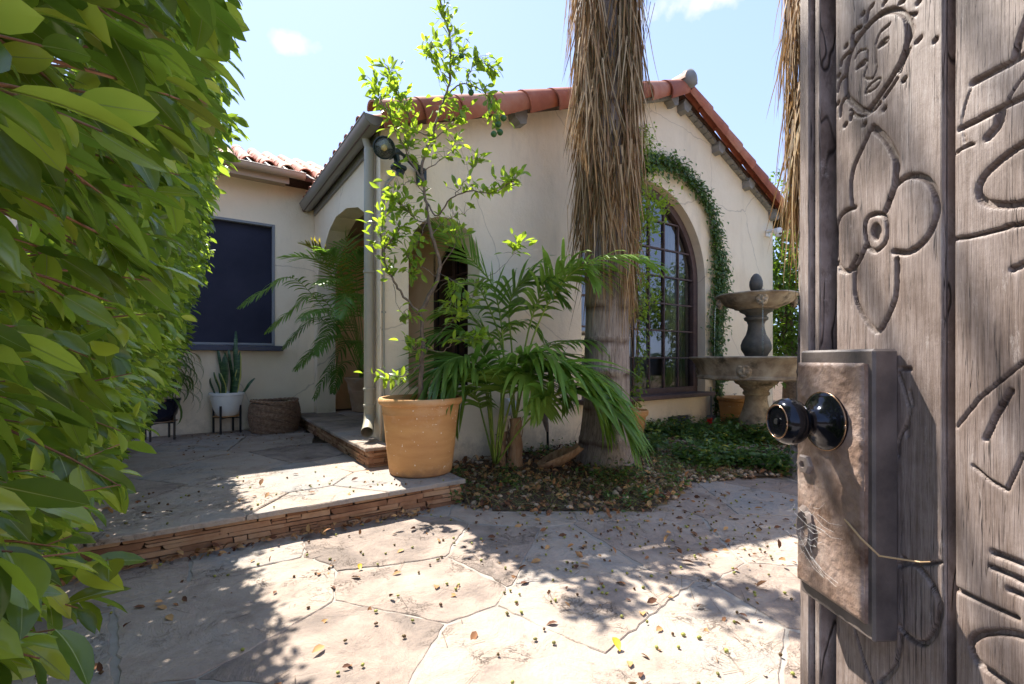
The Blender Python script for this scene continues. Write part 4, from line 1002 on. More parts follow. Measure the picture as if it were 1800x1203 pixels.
g = G(); g.lathe([(.12, 0), (.17, .008), (.18, .014), (.12, .014)], (0, 0, -.006), 32); sc = thing('saucer', s0+Vector((0, 0, .214)), 'round tan saucer beneath the dark glazed pot', 'saucer'); g.build('dish', M['pot_old'], sc, local=True, smooth=True)
# wicker basket: woven strands round upright stakes
bk = thing('wicker_basket', Vector(((483-900)/820*6.2, 6.2, .195)), 'round brown wicker basket against the wall under the navy window', 'basket')
def bkr(z): return .262+.045*math.sin(math.pi*(z/.40)*.9)
g = G()
for i in range(26):
    z = .012+i*.0145; r = bkr(z); pts = []
    for k in range(97):
        a = 2*math.pi*k/96; pts.append(((r+.006*math.sin(24*a+math.pi*i))*math.cos(a), (r+.006*math.sin(24*a+math.pi*i))*math.sin(a), z+.004*math.sin(5*a+i)))
    g.tube(pts, .0078, 5, False)
tag(g.build('woven_side', M['wicker'], bk, local=True, smooth=True), kind='stuff')
g = G()
for s in (0, 1, 2):
    g.tube([((.275+.008*math.cos(9*a+s*2.1))*math.cos(a), (.275+.008*math.cos(9*a+s*2.1))*math.sin(a), .405+.012*math.sin(9*a+s*2.1)+.01*math.sin(2*a)) for a in np.linspace(0, 2*math.pi, 120)], .010, 6, False)
g.build('rim', M['wicker'], bk, local=True, smooth=True)
g = G(); g.lathe([(.24, .012), (0, .012)], (0, 0, 0), 24); g.lathe([(.245, .02), (.26, .38)], (0, 0, 0), 32); g.build('inner_side', M['blackmetal'], bk, local=True, smooth=True)

# ---------------------------------------------------------------- fountain
FY = 6.3; fx = (1329-900)/820*FY
ft = thing('garden_fountain', (fx, FY, 0), 'tall two tiered weathered stone fountain with pineapple finial in the planting bed', 'fountain')
def fl_(w, z): return 1+.012*math.sin(w*8)
g = G(); g.lathe([(.27, 0), (.28, .05), (.22, .09), (.19, .13), (.155, .15), (.19, .19), (.215, .26), (.21, .34), (.18, .44), (.15, .54), (.135, .62), (.14, .66), (.165, .675), (.165, .705), (.15, .72), (.165, .75), (.20, .775), (.205, .80), (.25, .82), (.27, .845), (.27, .88)], (0, 0, 0), 40, None, lambda w, z: 1+.006*math.sin(w*5+z*7)); g.build('pedestal', M['stone'], ft, local=True, smooth=True, sharp=38)
g = G(); g.lathe([(.20, .872), (.68, .88), (.735, .885), (.75, .90), (.745, .925), (.725, .94), (.735, 1.0), (.765, 1.07), (.805, 1.13), (.845, 1.155), (.855, 1.17), (.845, 1.185), (.80, 1.187), (.77, 1.165), (.70, 1.08), (.5, 1.0), (0, .98)], (0, 0, 0), 64, None, lambda w, z: 1+.006*math.sin(w*8)+.003*math.sin(w*13+z*20)); lb = g.build('lower_basin', M['stone'], ft, local=True, smooth=True, sharp=38)
g = G(); g.lathe([(.78, 1.150), (0, 1.150)], (0, 0, 0), 40); g.build('water', M['water'], ft, local=True)
g = G(); g.lathe([(.17, 1.12), (.17, 1.16), (.13, 1.18), (.15, 1.22), (.185, 1.28), (.19, 1.34), (.165, 1.41), (.125, 1.48), (.105, 1.56), (.10, 1.62), (.115, 1.66), (.145, 1.68), (.15, 1.71), (.125, 1.73), (.14, 1.76), (.20, 1.79), (.215, 1.82)], (0, 0, 0), 32); g.build('baluster', M['stone_dark'], ft, local=True, smooth=True, sharp=38)
g = G(); g.lathe([(.20, 1.815), (.26, 1.825), (.27, 1.84), (.36, 1.87), (.43, 1.91), (.46, 1.96), (.50, 1.985), (.515, 2.0), (.505, 2.015), (.47, 2.015), (.43, 1.98), (.2, 1.93), (0, 1.93)], (0, 0, 0), 64, None, lambda w, z: 1+.014*math.sin(w*8)); ub = g.build('upper_basin', M['stone'], ft, local=True, smooth=True, sharp=38)
g = G(); g.lathe([(.48, 1.985), (0, 1.985)], (0, 0, 0), 40); g.V = [(x*.93, y*.93, z) for x, y, z in g.V]; g.build('water', M['water'], ft, local=True)
g = G(); g.lathe([(.07, 1.97), (.075, 2.03), (.055, 2.05), (.05, 2.07), (.07, 2.095), (.082, 2.15), (.078, 2.20), (.058, 2.26), (.028, 2.30), (0, 2.31)], (0, 0, 0), 32, None, lambda w, z: 1+(.05*abs(math.sin(w*5+z*45)) if z > 2.08 else 0)); g.build('finial', M['stone_dark'], ft, local=True, smooth=True)
import bmesh
def mask(parent, ang, r, z, s):
    """a small relief mask: brow, nose, cheeks and open mouth spout"""
    g = G()
    for (a, b, ra, rb, rd) in ((0, .0, .075, .10, .03), (-.03, .03, .028, .02, .045), (.03, .03, .028, .02, .045), (0, 0, .014, .04, .055), (-.035, -.03, .026, .024, .042), (.035, -.03, .026, .024, .042), (0, -.065, .03, .018, .045), (-.055, .07, .03, .03, .035), (.055, .07, .03, .03, .035), (0, .09, .03, .025, .04)):
        g.lathe([(0, -1), (.5, -.86), (.86, -.5), (1, 0), (.86, .5), (.5, .86), (0, 1)], (0, 0, 0), 12); k = 7*12
        for i in range(len(g.V)-k, len(g.V)):
            x, y, zz = g.V[i]; g.V[i] = ((a+x*ra)*s, -(y*rd)*s, (b+zz*rb)*s)
    m = Matrix.Rotation(ang+math.pi/2, 4, 'Z'); g.V = [tuple(m @ Vector(v)+Vector((r*math.cos(ang), r*math.sin(ang), z))) for v in g.V]
    g.build('mask', M['stone'], parent, local=True, smooth=True)
for k in range(4):
    a = math.atan2(-FY, -fx)+.15+k*math.pi/2; mask(ub, a, .445, 1.925, 1.0)
for k in range(4): mask(lb, math.atan2(-FY, -fx)-.18+k*math.pi/2, .735, 1.02, 1.25)
for k in range(4):
    a = math.atan2(-FY, -fx)+.15+k*math.pi/2; c, s = math.cos(a), math.sin(a); g = G()
    g.tube([(c*.49, s*.49, 1.90), (c*.505, s*.505, 1.84), (c*.512, s*.512, 1.6), (c*.515, s*.515, 1.15)], [.006, .005, .0035, .003], 6); g.build('water_stream', M['water'], ft, local=True, smooth=True)
# ---------------------------------------------------------------- planting
def nrm(a): return a/(np.linalg.norm(a, axis=-1, keepdims=True)+1e-9)
rs = np.random.RandomState(11)
LV, LF = leaf_base(.44, .22, .16, 4)
M['rib'] = plain('pale_leaf_rib', (.30, .38, .10), .5)
def detail_leaf(name, w, fold, droop, curl, mat, n=9):
    V = []; F = []
    for i in range(n+1):
        t = i/n; hw_ = w*.5*(math.sin(math.pi*t**.9)**.72 if 0 < t < 1 else 0)
        for c in (-1, -.5, 0, .5, 1):
            V.append((hw_*c+curl*t*t, t, -droop*t*t+fold*abs(c)*hw_*(1.5-.5*abs(c))+.006*math.sin(t*26)*abs(c)))
    for i in range(n):
        for k in range(4): a = i*5+k; F.append((a, a+1, a+6, a+5))
    k = len(V); V += [(-.012, -.16, .02), (.012, -.16, .02), (.008, .0, 0), (-.008, 0, 0)]; F.append((k, k+1, k+2, k+3))
    nf = len(F)
    for sgn in (1, -1):                                         # pale midrib, a fine ridge on both faces
        k = len(V)
        for i in range(n+1):
            t = i/n; w2 = .011*(1-.8*t); z = -droop*t*t+.0035*sgn; V += [(curl*t*t-w2, t, z), (curl*t*t+w2, t, z)]
        F += [(k+2*i, k+2*i+1, k+2*i+3, k+2*i+2) for i in range(n)]
    me = bpy.data.meshes.new(name); me.from_pydata(V, [], F); me.materials.append(mat); me.materials.append(M['rib']); me.shade_smooth()
    me.polygons.foreach_set('material_index', np.array([0]*nf+[1]*(len(F)-nf), dtype=np.int32)); return me
HINV = np.array(HM)
def to_world_h(P): return P @ HINV[:3, :3].T + HINV[:3, 3]
def face_a(b, z):
    f = np.interp(z, [0, .3, .7, 1.0, 1.3, 1.8, 2.3, 3.0, 4.7], [-.60, -.52, -.30, -.13, -.07, .03, .13, .16, .12])
    f = np.where(f > 0, f*np.clip((b-.7)/1.5, 0, 1), f)
    near = (b < 1.1) & (z > .72)
    f = np.where(near, np.maximum(f, -.10), f)
    f = f + np.where((z > 9.0) & (b > 1.0) & (b < 3.2), np.clip(z-4.0, 0, .5)*1.1, 0)
    f = f + .035*np.sin(b*4.1+z*2.3)*np.clip(b, 0, 1)+.03*np.sin(z*6.3-b*2.2)*np.clip(b, 0, 1)
    return f
hedge = thing('ficus_hedge', hw(-2.0, -1.0, 0), 'tall dense ficus hedge of broad glossy green leaves along the left side', 'hedge')
def hedge_twigs(n, b0, b1, z0, z1, depth, big):
    b = rs.uniform(b0, b1, n); z = rs.uniform(z0, z1, n); d = depth*rs.rand(n)**1.2
    a = face_a(b, z)-d
    P = np.stack([a-1.49, b-4.36, z], 1)
    D = np.stack([.75+.2*rs.rand(n), rs.uniform(-.5, .9, n), rs.uniform(-.75, .35, n)], 1); D = nrm(D)
    L = rs.uniform(.12, .24, n)*big
    P = P - D*L[:, None]
    return P, D, L
def leaves_on(P, D, L, per, size, spread=.9, down=.45):
    n = len(P); k = per
    t = (np.arange(k)[None]+.6)/k*np.ones((n, 1))+rs.uniform(-.04, .04, (n, k))
    B = P[:, None]+D[:, None]*(L[:, None]*t)[..., None]
    up = np.array([0, 0, 1.]); side = nrm(np.cross(D, up)); 
    sgn = np.where(np.arange(k) % 2, 1, -1)[None]*np.ones((n, 1))
    dr = D[:, None]*.75+side[:, None]*(sgn*spread)[..., None]*rs.uniform(.3, 1, (n, k, 1))+rs.normal(0, .22, (n, k, 3)); dr[..., 2] -= down*rs.uniform(.3, 1.6, (n, k))
    nn = up+D[:, None]*.35+rs.normal(0, .6, (n, k, 3))
    s = size*rs.uniform(.45, 1.25, (n, k))
    return B.reshape(-1, 3), nrm(dr).reshape(-1, 3), nn.reshape(-1, 3), s.reshape(-1)
Pt, Dt, Lt = hedge_twigs(2100, .10, 2.1, .15, 3.2, .26, 1.0)
P2, D2, L2 = hedge_twigs(3100, 2.0, 6.35, .0, 2.75, .28, 1.0)
P3, D3, L3 = hedge_twigs(260, .2, 3.0, 2.6, 3.4, .5, 1.3)
P4, D4, L4 = hedge_twigs(900, .25, 6.3, .0, 2.9, .4, 1.3); P4[:, 0] -= .16
nc = 34; P5 = np.stack([-1.02+rs.normal(0, .14, nc), -2.15+rs.normal(0, .42, nc), 4.62+rs.normal(0, .24, nc)], 1); D5 = nrm(rs.normal(0, 1, (nc, 3))+np.array([.6, 0, .2])); L5 = rs.uniform(.15, .3, nc)   # unseen high shoots, added to shade the upper gate
P = np.concatenate([Pt, P2, P3, P4, P5]); D = np.concatenate([Dt, D2, D3, D4, D5]); L = np.concatenate([Lt, L2, L3, L4, L5])
P = to_world_h(P); D = D @ HINV[:3, :3].T
keep = (np.linalg.norm(P-np.array([0, 0, EYE]), axis=1) > .36) & ((P[:, 1] > .12) | (P[:, 0] < -.5))
P, D, L = P[keep], D[keep], L[keep]
thin = (P[:, 2] < 1.75) | (P[:, 2] > 3.3) | (rs.rand(len(P)) < .88); P, D, L = P[thin], D[thin], L[thin]
g = G(); order = np.argsort(np.linalg.norm(P-np.array([0, 0, EYE]), axis=1))
for i in order[:700]:
    p, d = Vector(P[i]), Vector(D[i]); g.tube([p-d*.12, p+d*L[i]*.5+Vector((0, 0, .006)), p+d*L[i]], [.0028, .002, .001], 4, False)
tag(g.build('twig', M['twig'], hedge, smooth=True), kind='stuff')
g = G()
for k in range(26):
    b = .3+k*.24; pts = []
    for z in np.linspace(0, 2.7, 9): pts.append(hw(-1.49+float(face_a(np.array(max(b, 1.2)), np.array(z)))-.55-.1*math.sin(k*3+z), -4.36+b+.12*math.sin(z*2+k), z))
    g.tube(pts, [.035-.003*i for i in range(9)], 6)
tag(g.build('branch', M['bark'], hedge, smooth=True), kind='stuff')
g = G()
for k in range(5):
    g.tube([hw(-1.75, -2.5+k*.12, 2.4), hw(-1.5, -2.4+k*.06, 3.3), hw(-1.15+.05*k, -2.4+k*.09, 4.2), hw(-.98, -2.3+.1*k, 4.7)], [.02, .014, .009, .004], 5)
g.build('added_shade_shoot', M['bark'], hedge, smooth=True)['kind'] = 'stuff'  # stems of the added out-of-view shoots that shade the gate
B, Dr, Nn, s = leaves_on(P, D, L, 10, .070)
dist = np.linalg.norm(B-np.array([0, 0, EYE]), axis=1)
tipd = np.linalg.norm(B+Dr*s[:, None]-np.array([0, 0, EYE]), axis=1)
ok = (dist > .38) & (tipd > .36)
B, Dr, Nn, s, dist = B[ok], Dr[ok], Nn[ok], s[ok], dist[ok]
px = 900+820*B[:, 0]/np.maximum(B[:, 1], .05); py = 632-820*(B[:, 2]-EYE)/np.maximum(B[:, 1], .05)
inv = (B[:, 1] > .2) & (px > -60) & (px < 480) & (py > -40) & (py < 1230)
score = np.where(inv, s/dist, 0); big_i = np.argsort(-score)[:300]
msk = np.ones(len(B), bool); msk[big_i] = False
FM = frame_mats(B, Dr, Nn, s)
r_ = rs.rand(len(B))**1.5
batch('small_leaves', LV, LF, FM[msk], M['leaf_ficus'], hedge, r_[msk])['kind'] = 'stuff'
DL = [detail_leaf('leaf', .45, .22, .16, .03, M['leaf_ficus']), detail_leaf('leaf', .40, .30, .28, -.04, M['leaf_ficus']), detail_leaf('leaf', .48, .15, .05, .05, M['leaf_ficus']), detail_leaf('leaf', .42, .4, .2, -.02, M['leaf_ficus'])]
hi = MW[hedge.name].inverted()
for i in big_i:
    m = Matrix.Identity(4)
    for a in range(3):
        for c in range(4): m[a][c] = FM[i][a][c]
    inst('leaf', random.choice(DL), hedge, hi @ m)

# ---- fronds
LVf = []; LFf = []
def frond_mesh(name, pts, npair, llen, lw, droop, mat, rr=.008, t0=.28, fwd=.65, up=.15, curve=.25, taper=.6, jitter=.1):
    """pinnate leaf: a curved rachis with paired narrow leaflets that sag at their ends"""
    path = smooth_line(pts, 8); path = [Vector(p) for p in path]; m = len(path)
    g = G(); g.tube(path, [rr*(1-.8*i/(m-1)) for i in range(m)], 6); nr = len(g.F)
    for i in range(npair):
        t = t0+(1-t0)*(i+.5)/npair; f = t*(m-1); k = min(int(f), m-2); p = path[k].lerp(path[k+1], f-k); T = (path[k+1]-path[k]).normalized()
        sd_ = T.cross(Vector((0, 0, 1)));  sd_ = sd_.normalized() if sd_.length > .05 else Vector((1, 0, 0)); nz = sd_.cross(T)
        u_ = (i+.5)/npair; L = llen*(math.sin(math.pi*(.16+.80*u_))**.7)*(1-.15*u_)
        for sg in (-1, 1):
            d = (sd_*sg*(1-taper*u_*.5)+T*(fwd*(.5+u_))+nz*up+Vector([random.gauss(0, jitter) for _ in range(3)])).normalized()
            ll = L*random.uniform(.88, 1.06); w = lw*random.uniform(.8, 1.1); q = p.copy(); V = []; ns = 5; dd = d.copy()
            ac = dd.cross(nz).normalized() if dd.cross(nz).length > .01 else T
            for j in range(ns+1):
                e = j/ns; ww = w*(math.sin(math.pi*min(.98, .22+.78*e))**.8) if j < ns else 0
                wv = (T - dd*T.dot(dd)); wv = wv.normalized() if wv.length > .05 else ac
                nn_ = dd.cross(wv); 
                V += [q-wv*ww*.5+nn_*ww*.12, q-nn_*0, q+wv*ww*.5+nn_*ww*.12]
                dd = (dd+Vector((0, 0, -droop*(e+.15)*1.0))).normalized(); q = q+dd*(ll/ns)
            g.add(V, [(3*a+c, 3*a+c+1, 3*a+c+4, 3*a+c+3) for a in range(ns) for c in (0, 1)])
    return g, nr
def frond(parent, pts, npair, llen, lw, droop, mat='leaf_palm', name='frond', label=None, **k):
    g, nr = frond_mesh(name, pts, npair, llen, lw, droop, M[mat], **k)
    me = g.mesh(name, M['stem'], MW[parent.name].inverted()); me.materials.append(M[mat])
    mi = np.ones(len(me.polygons), dtype=np.int32); mi[:nr] = 0; me.polygons.foreach_set('material_index', mi); me.shade_smooth()
    o = link(name, me, parent)
    if label: o['label'] = label
    return o
A3 = lambda L: [at(*p) for p in L]
random.seed(3)
kb = at(886, 836, 4.66); kb.z = .03
kp = thing('small_palm', kb, 'clump of small green feather palms growing in front of the cream wall', 'palm')
K = [
 ([(868,815,4.6),(856,700,4.5),(845,648,4.42),(815,628,4.3),(780,640,4.15),(744,682,4.05)], 34, .74, .046, .26),
 ([(874,815,4.5),(905,768,4.35),(950,716,4.2),(985,690,4.1),(1030,690,4.05),(1080,720,4.0),(1112,770,3.98)], 38, .80, .046, .26),
 ([(876,812,4.55),(885,700,4.45),(905,640,4.35),(938,620,4.28),(985,632,4.2),(1040,660,4.12),(1085,715,4.08),(1112,780,4.05)], 50, .92, .048, .28),
 ([(880,815,4.7),(886,640,4.7),(872,520,4.65),(840,468,4.6),(800,428,4.5),(768,402,4.45)], 30, .52, .026, .12),
 ([(905,745,4.7),(925,600,4.65),(950,520,4.6),(985,478,4.5),(1020,468,4.4),(1048,492,4.3)], 30, .66, .040, .26),
 ([(905,745,4.72),(900,620,4.75),(895,540,4.75),(915,500,4.72),(948,492,4.68),(985,520,4.62)], 28, .66, .046, .3),
 ([(905,745,4.72),(935,600,4.6),(985,500,4.45),(1040,462,4.3),(1105,452,4.2),(1165,470,4.15)], 30, .40, .028, .30),
 ([(868,812,4.75),(862,690,4.75),(850,620,4.72),(822,590,4.68),(785,585,4.6),(752,606,4.55)], 30, .56, .036, .3),
 ([(880,812,4.78),(880,650,4.82),(865,600,4.82),(840,570,4.8),(805,548,4.78),(770,552,4.75)], 28, .52, .034, .28),
 ([(905,745,4.8),(925,660,4.8),(955,618,4.78),(1000,600,4.74),(1040,602,4.7),(1070,632,4.68)], 26, .36, .026, .35),
 ([(905,745,4.85),(892,650,4.88),(880,600,4.88),(895,572,4.86),(930,570,4.85),(960,600,4.84)], 22, .36, .028, .45),
 ([(870,815,4.55),(880,720,4.45),(895,668,4.3),(915,655,4.2),(940,672,4.1),(955,720,4.02)], 30, .62, .044, .3),
 ([(870,815,4.55),(862,720,4.45),(850,660,4.3),(825,648,4.2),(795,668,4.12),(775,708,4.05)], 30, .58, .042, .3),
 ([(874,815,4.55),(900,700,4.45),(945,645,4.3),(1000,650,4.2),(1045,690,4.12),(1070,750,4.08)], 38, .74, .046, .3),
 ([(868,812,4.62),(850,740,4.6),(838,700,4.55),(820,690,4.5),(800,712,4.45),(792,745,4.42)], 24, .50, .036, .36),
 ([(905,745,4.66),(915,680,4.6),(935,640,4.5),(960,640,4.42),(985,665,4.36),(998,710,4.32)], 24, .52, .038, .36),
 ([(905,745,4.75),(880,600,4.7),(850,520,4.62),(835,500,4.55),(812,500,4.48),(800,530,4.45)], 20, .34, .028, .4),
]
for pts, n, ll, lw, dr_ in K: frond(kp, A3(pts), n, ll*1.12, lw, dr_*.8, rr=.011, up=.05)
def husk(parent, p0, p1, r0, r1, name='stem'):
    g = G(); pts = [Vector(p0).lerp(Vector(p1), k/8)+Vector((.008*math.sin(k*2), .006*math.cos(k*3), 0)) for k in range(9)]
    g.tube(pts, [r0+(r1-r0)*k/8+.006*((k*7) % 3-1) for k in range(9)], 12)
    for k in range(16):
        a = random.uniform(0, 6.28); z = random.uniform(.1, .9); q = Vector(p0).lerp(Vector(p1), z); r = r0+(r1-r0)*z+.004; l = random.uniform(.06, .2)
        c = Vector((math.cos(a), math.sin(a), 0)); s_ = Vector((-math.sin(a), math.cos(a), 0))*.014
        g.add([q+c*r-s_, q+c*r+s_, q+c*(r+.02)+Vector((0, 0, l))+s_*.4, q+c*(r+.02)+Vector((0, 0, l))-s_*.4], [(0, 1, 2, 3)])
    g.build(name, M['husk'], parent, smooth=False, fix=False)
husk(kp, at(906, 838, 4.68), at(906, 735, 4.68), .082, .055); husk(kp, at(882, 822, 4.72), at(884, 760, 4.74), .05, .04)

random.seed(4)
pb = hw(.66, 2.62, .84)
ap = thing('feather_palm', pb, 'lush green feather palm in the pot inside the porch arch', 'palm')
B0 = tuple(pb)
def ppts(apx, tip, lean=.0):
    a = at(*apx); t = at(*tip); return [pb+Vector((random.uniform(-.06, .06), random.uniform(-.06, .06), 0)), pb.lerp(a, .45)+Vector((0, 0, .16)), a, a.lerp(t, .55)+Vector((0, 0, .05)), t]
for apx, tip, n, ll, dr_, mt in (
    ((520,492,5.7), (424,538,5.25), 34, .30, .35, 'leaf_palm'), ((560,520,5.8), (470,582,5.4), 32, .30, .4, 'leaf_palm'), ((575,470,5.9), (500,452,5.5), 30, .34, .10, 'leaf_palm'),
    ((590,480,6.0), (540,430,5.7), 30, .36, .05, 'leaf_sunlit_yellow'), ((590,590,6.0), (520,648,5.6), 30, .30, .45, 'leaf_palm'), ((600,560,5.9), (556,622,5.3), 30, .32, .5, 'leaf_palm'),
    ((612,600,6.2), (552,700,5.8), 28, .28, .5, 'leaf_palm'), ((612,450,6.3), (602,382,6.2), 30, .34, .12, 'leaf_palm'), ((625,480,6.3), (648,440,6.1), 28, .34, .25, 'leaf_palm'),
    ((630,520,6.1), (655,560,5.9), 28, .32, .5, 'leaf_palm'), ((612,520,5.7), (596,560,5.2), 28, .32, .55, 'leaf_palm'), ((580,550,5.6), (530,560,5.1), 30, .30, .4, 'leaf_palm'),
    ((630,600,6.1), (650,650,5.8), 22, .26, .5, 'leaf_palm'), ((600,500,5.9), (560,500,5.3), 30, .32, .35, 'leaf_palm'), ((600,640,6.2), (585,690,6.0), 20, .22, .5, 'leaf_palm'),
    ((560,560,6.0), (500,610,5.7), 26, .28, .4, 'leaf_palm'), ((598,470,5.8), (570,440,5.5), 28, .3, .2, 'leaf_palm')):
    frond(ap, ppts(apx, tip), n, ll, .022, dr_, mt, rr=.006, t0=.34, jitter=.08, label='frond with sunlit yellow put into its colour' if mt == 'leaf_sunlit_yellow' else None)
g = G()
for k in range(9):
    a = k*.7; g.tube([pb+Vector((.08*math.cos(a), .08*math.sin(a), -.03)), pb+Vector((.09*math.cos(a), .09*math.sin(a), .25))], .012, 6)
g.build('stem', M['stem'], ap, smooth=True)

# ---- sword leaves and strap leaves
def sword(h, w, bend, mat):
    V = []; F = []; n = 8
    for i in range(n+1):
        t = i/n; ww = w*.5*(.55+.75*t-1.3*max(0, t-.62)**1.25*2.2) if i < n else 0
        ww = max(ww, 0)
        for c in (-1, -.72, 0, .72, 1): V.append((ww*c, bend*t*t+(1-abs(c))*.25*-w+.02*math.sin(t*5), h*t))
    for i in range(n):
        for k in range(4): a = i*5+k; F.append((a, a+1, a+6, a+5))
    return V, F
def snakemat():
    m, n, b = base_mat('snake_plant_leaf'); p = pos(n, (1, 1, 1)); w = noise_n(n, pos(n, (2.5, 2.5, 16)), 3, 4, .6, 1.2)
    n.links.new(ramp(n, w, ((.38, (.010, .036, .012)), (.52, (.025, .075, .022)), (.66, (.10, .16, .06)))), b.inputs['Base Color']); b.inputs['Roughness'].default_value = .4; return m
M['snake'] = snakemat(); M['snake_edge'] = plain('yellow_leaf_margin', (.45, .42, .10), .5)
sn = thing('snake_plant', s1+Vector((0, 0, .48)), 'tall snake plant with striped upright leaves in the white pot', 'plant')
for (dx, h, w, be, ry, rz, yl) in ((-.10, .66, .055, .02, -4, .3, 0), (-.03, .58, .06, .03, 2, 1.4, 0), (.02, .62, .065, .0, 1, .1, 0), (.07, .86, .065, .03, 3, .5, 0), (.11, .60, .055, .05, 5, 1.0, 1), (-.07, .34, .04, .05, -18, .4, 1), (.0, .32, .075, .0, -3, .2, 1), (.05, .28, .05, .0, 12, .9, 1), (.13, .30, .045, .10, 28, .2, 0), (-.14, .30, .04, .16, -42, .2, 0), (.09, .42, .05, .02, 10, 2.0, 1)):
    V, F = sword(h, w*1.55, be, None); mm = Matrix.Translation((dx*.9, random.uniform(-.07, .07), -.02)) @ Matrix.Rotation(R(ry), 4, 'Y') @ Matrix.Rotation((rz-.5)*.6-.45, 4, 'Z')
    g = G(); g.add([mm @ Vector(v) for v in V], F); o = g.build('leaf', M['snake'], sn, local=True, smooth=True, fix=False)
    if yl:
        o.data.materials.append(M['snake_edge']); o.data.polygons.foreach_set('material_index', np.array([1 if k % 4 in (0, 3) else 0 for k in range(len(F))], dtype=np.int32)); o['label'] = 'leaf with a yellow margin'
dt = thing('spiky_houseplant', s0+Vector((0, 0, .47)), 'bushy strap-leaved plant drooping over the dark pot beside the hedge', 'plant')
mats = []; 
strap_V = []; strap_F = []
for i in range(9):
    t = i/8; w = .5*math.sin(math.pi*(.12+.86*t))**.7 if i < 8 else .02
    a = t*2.2; strap_V += [(-w*.03, .55*math.sin(a)*.8, .42*(1-math.cos(a))*-.9+.30*t), (w*.03, .55*math.sin(a)*.8, .42*(1-math.cos(a))*-.9+.30*t)]
strap_F = [(2*i, 2*i+1, 2*i+3, 2*i+2) for i in range(8)]
n = 210; az_ = rs.uniform(0, 6.28, n); el_ = rs.uniform(-.2, 1.25, n); B = np.stack([.02*np.cos(az_), .02*np.sin(az_), rs.uniform(0, .42, n)], 1)+np.array(s0+Vector((0, 0, .5)))
mats = frame_mats(B, np.stack([np.cos(az_)*np.cos(el_), np.sin(az_)*np.cos(el_), np.sin(el_)], 1), np.stack([-np.cos(az_)*np.sin(el_), -np.sin(az_)*np.sin(el_), np.cos(el_)], 1), rs.uniform(.6, 1.15, n)*.85)
M['strap'] = leafmat('strap_leaf', ((0, (.03, .07, .015)), (.55, (.09, .14, .03)), (.8, (.25, .16, .05)), (1, (.3, .08, .05))), .35, .4)
batch('leaf_tuft', strap_V, strap_F, mats, M['strap'], dt)['kind'] = 'stuff'
g = G(); g.tube([(0, 0, -.03), (.02, 0, .2), (0, .01, .42)], [.03, .024, .018], 8); g.build('stem', M['bark'], dt, local=True, smooth=True)

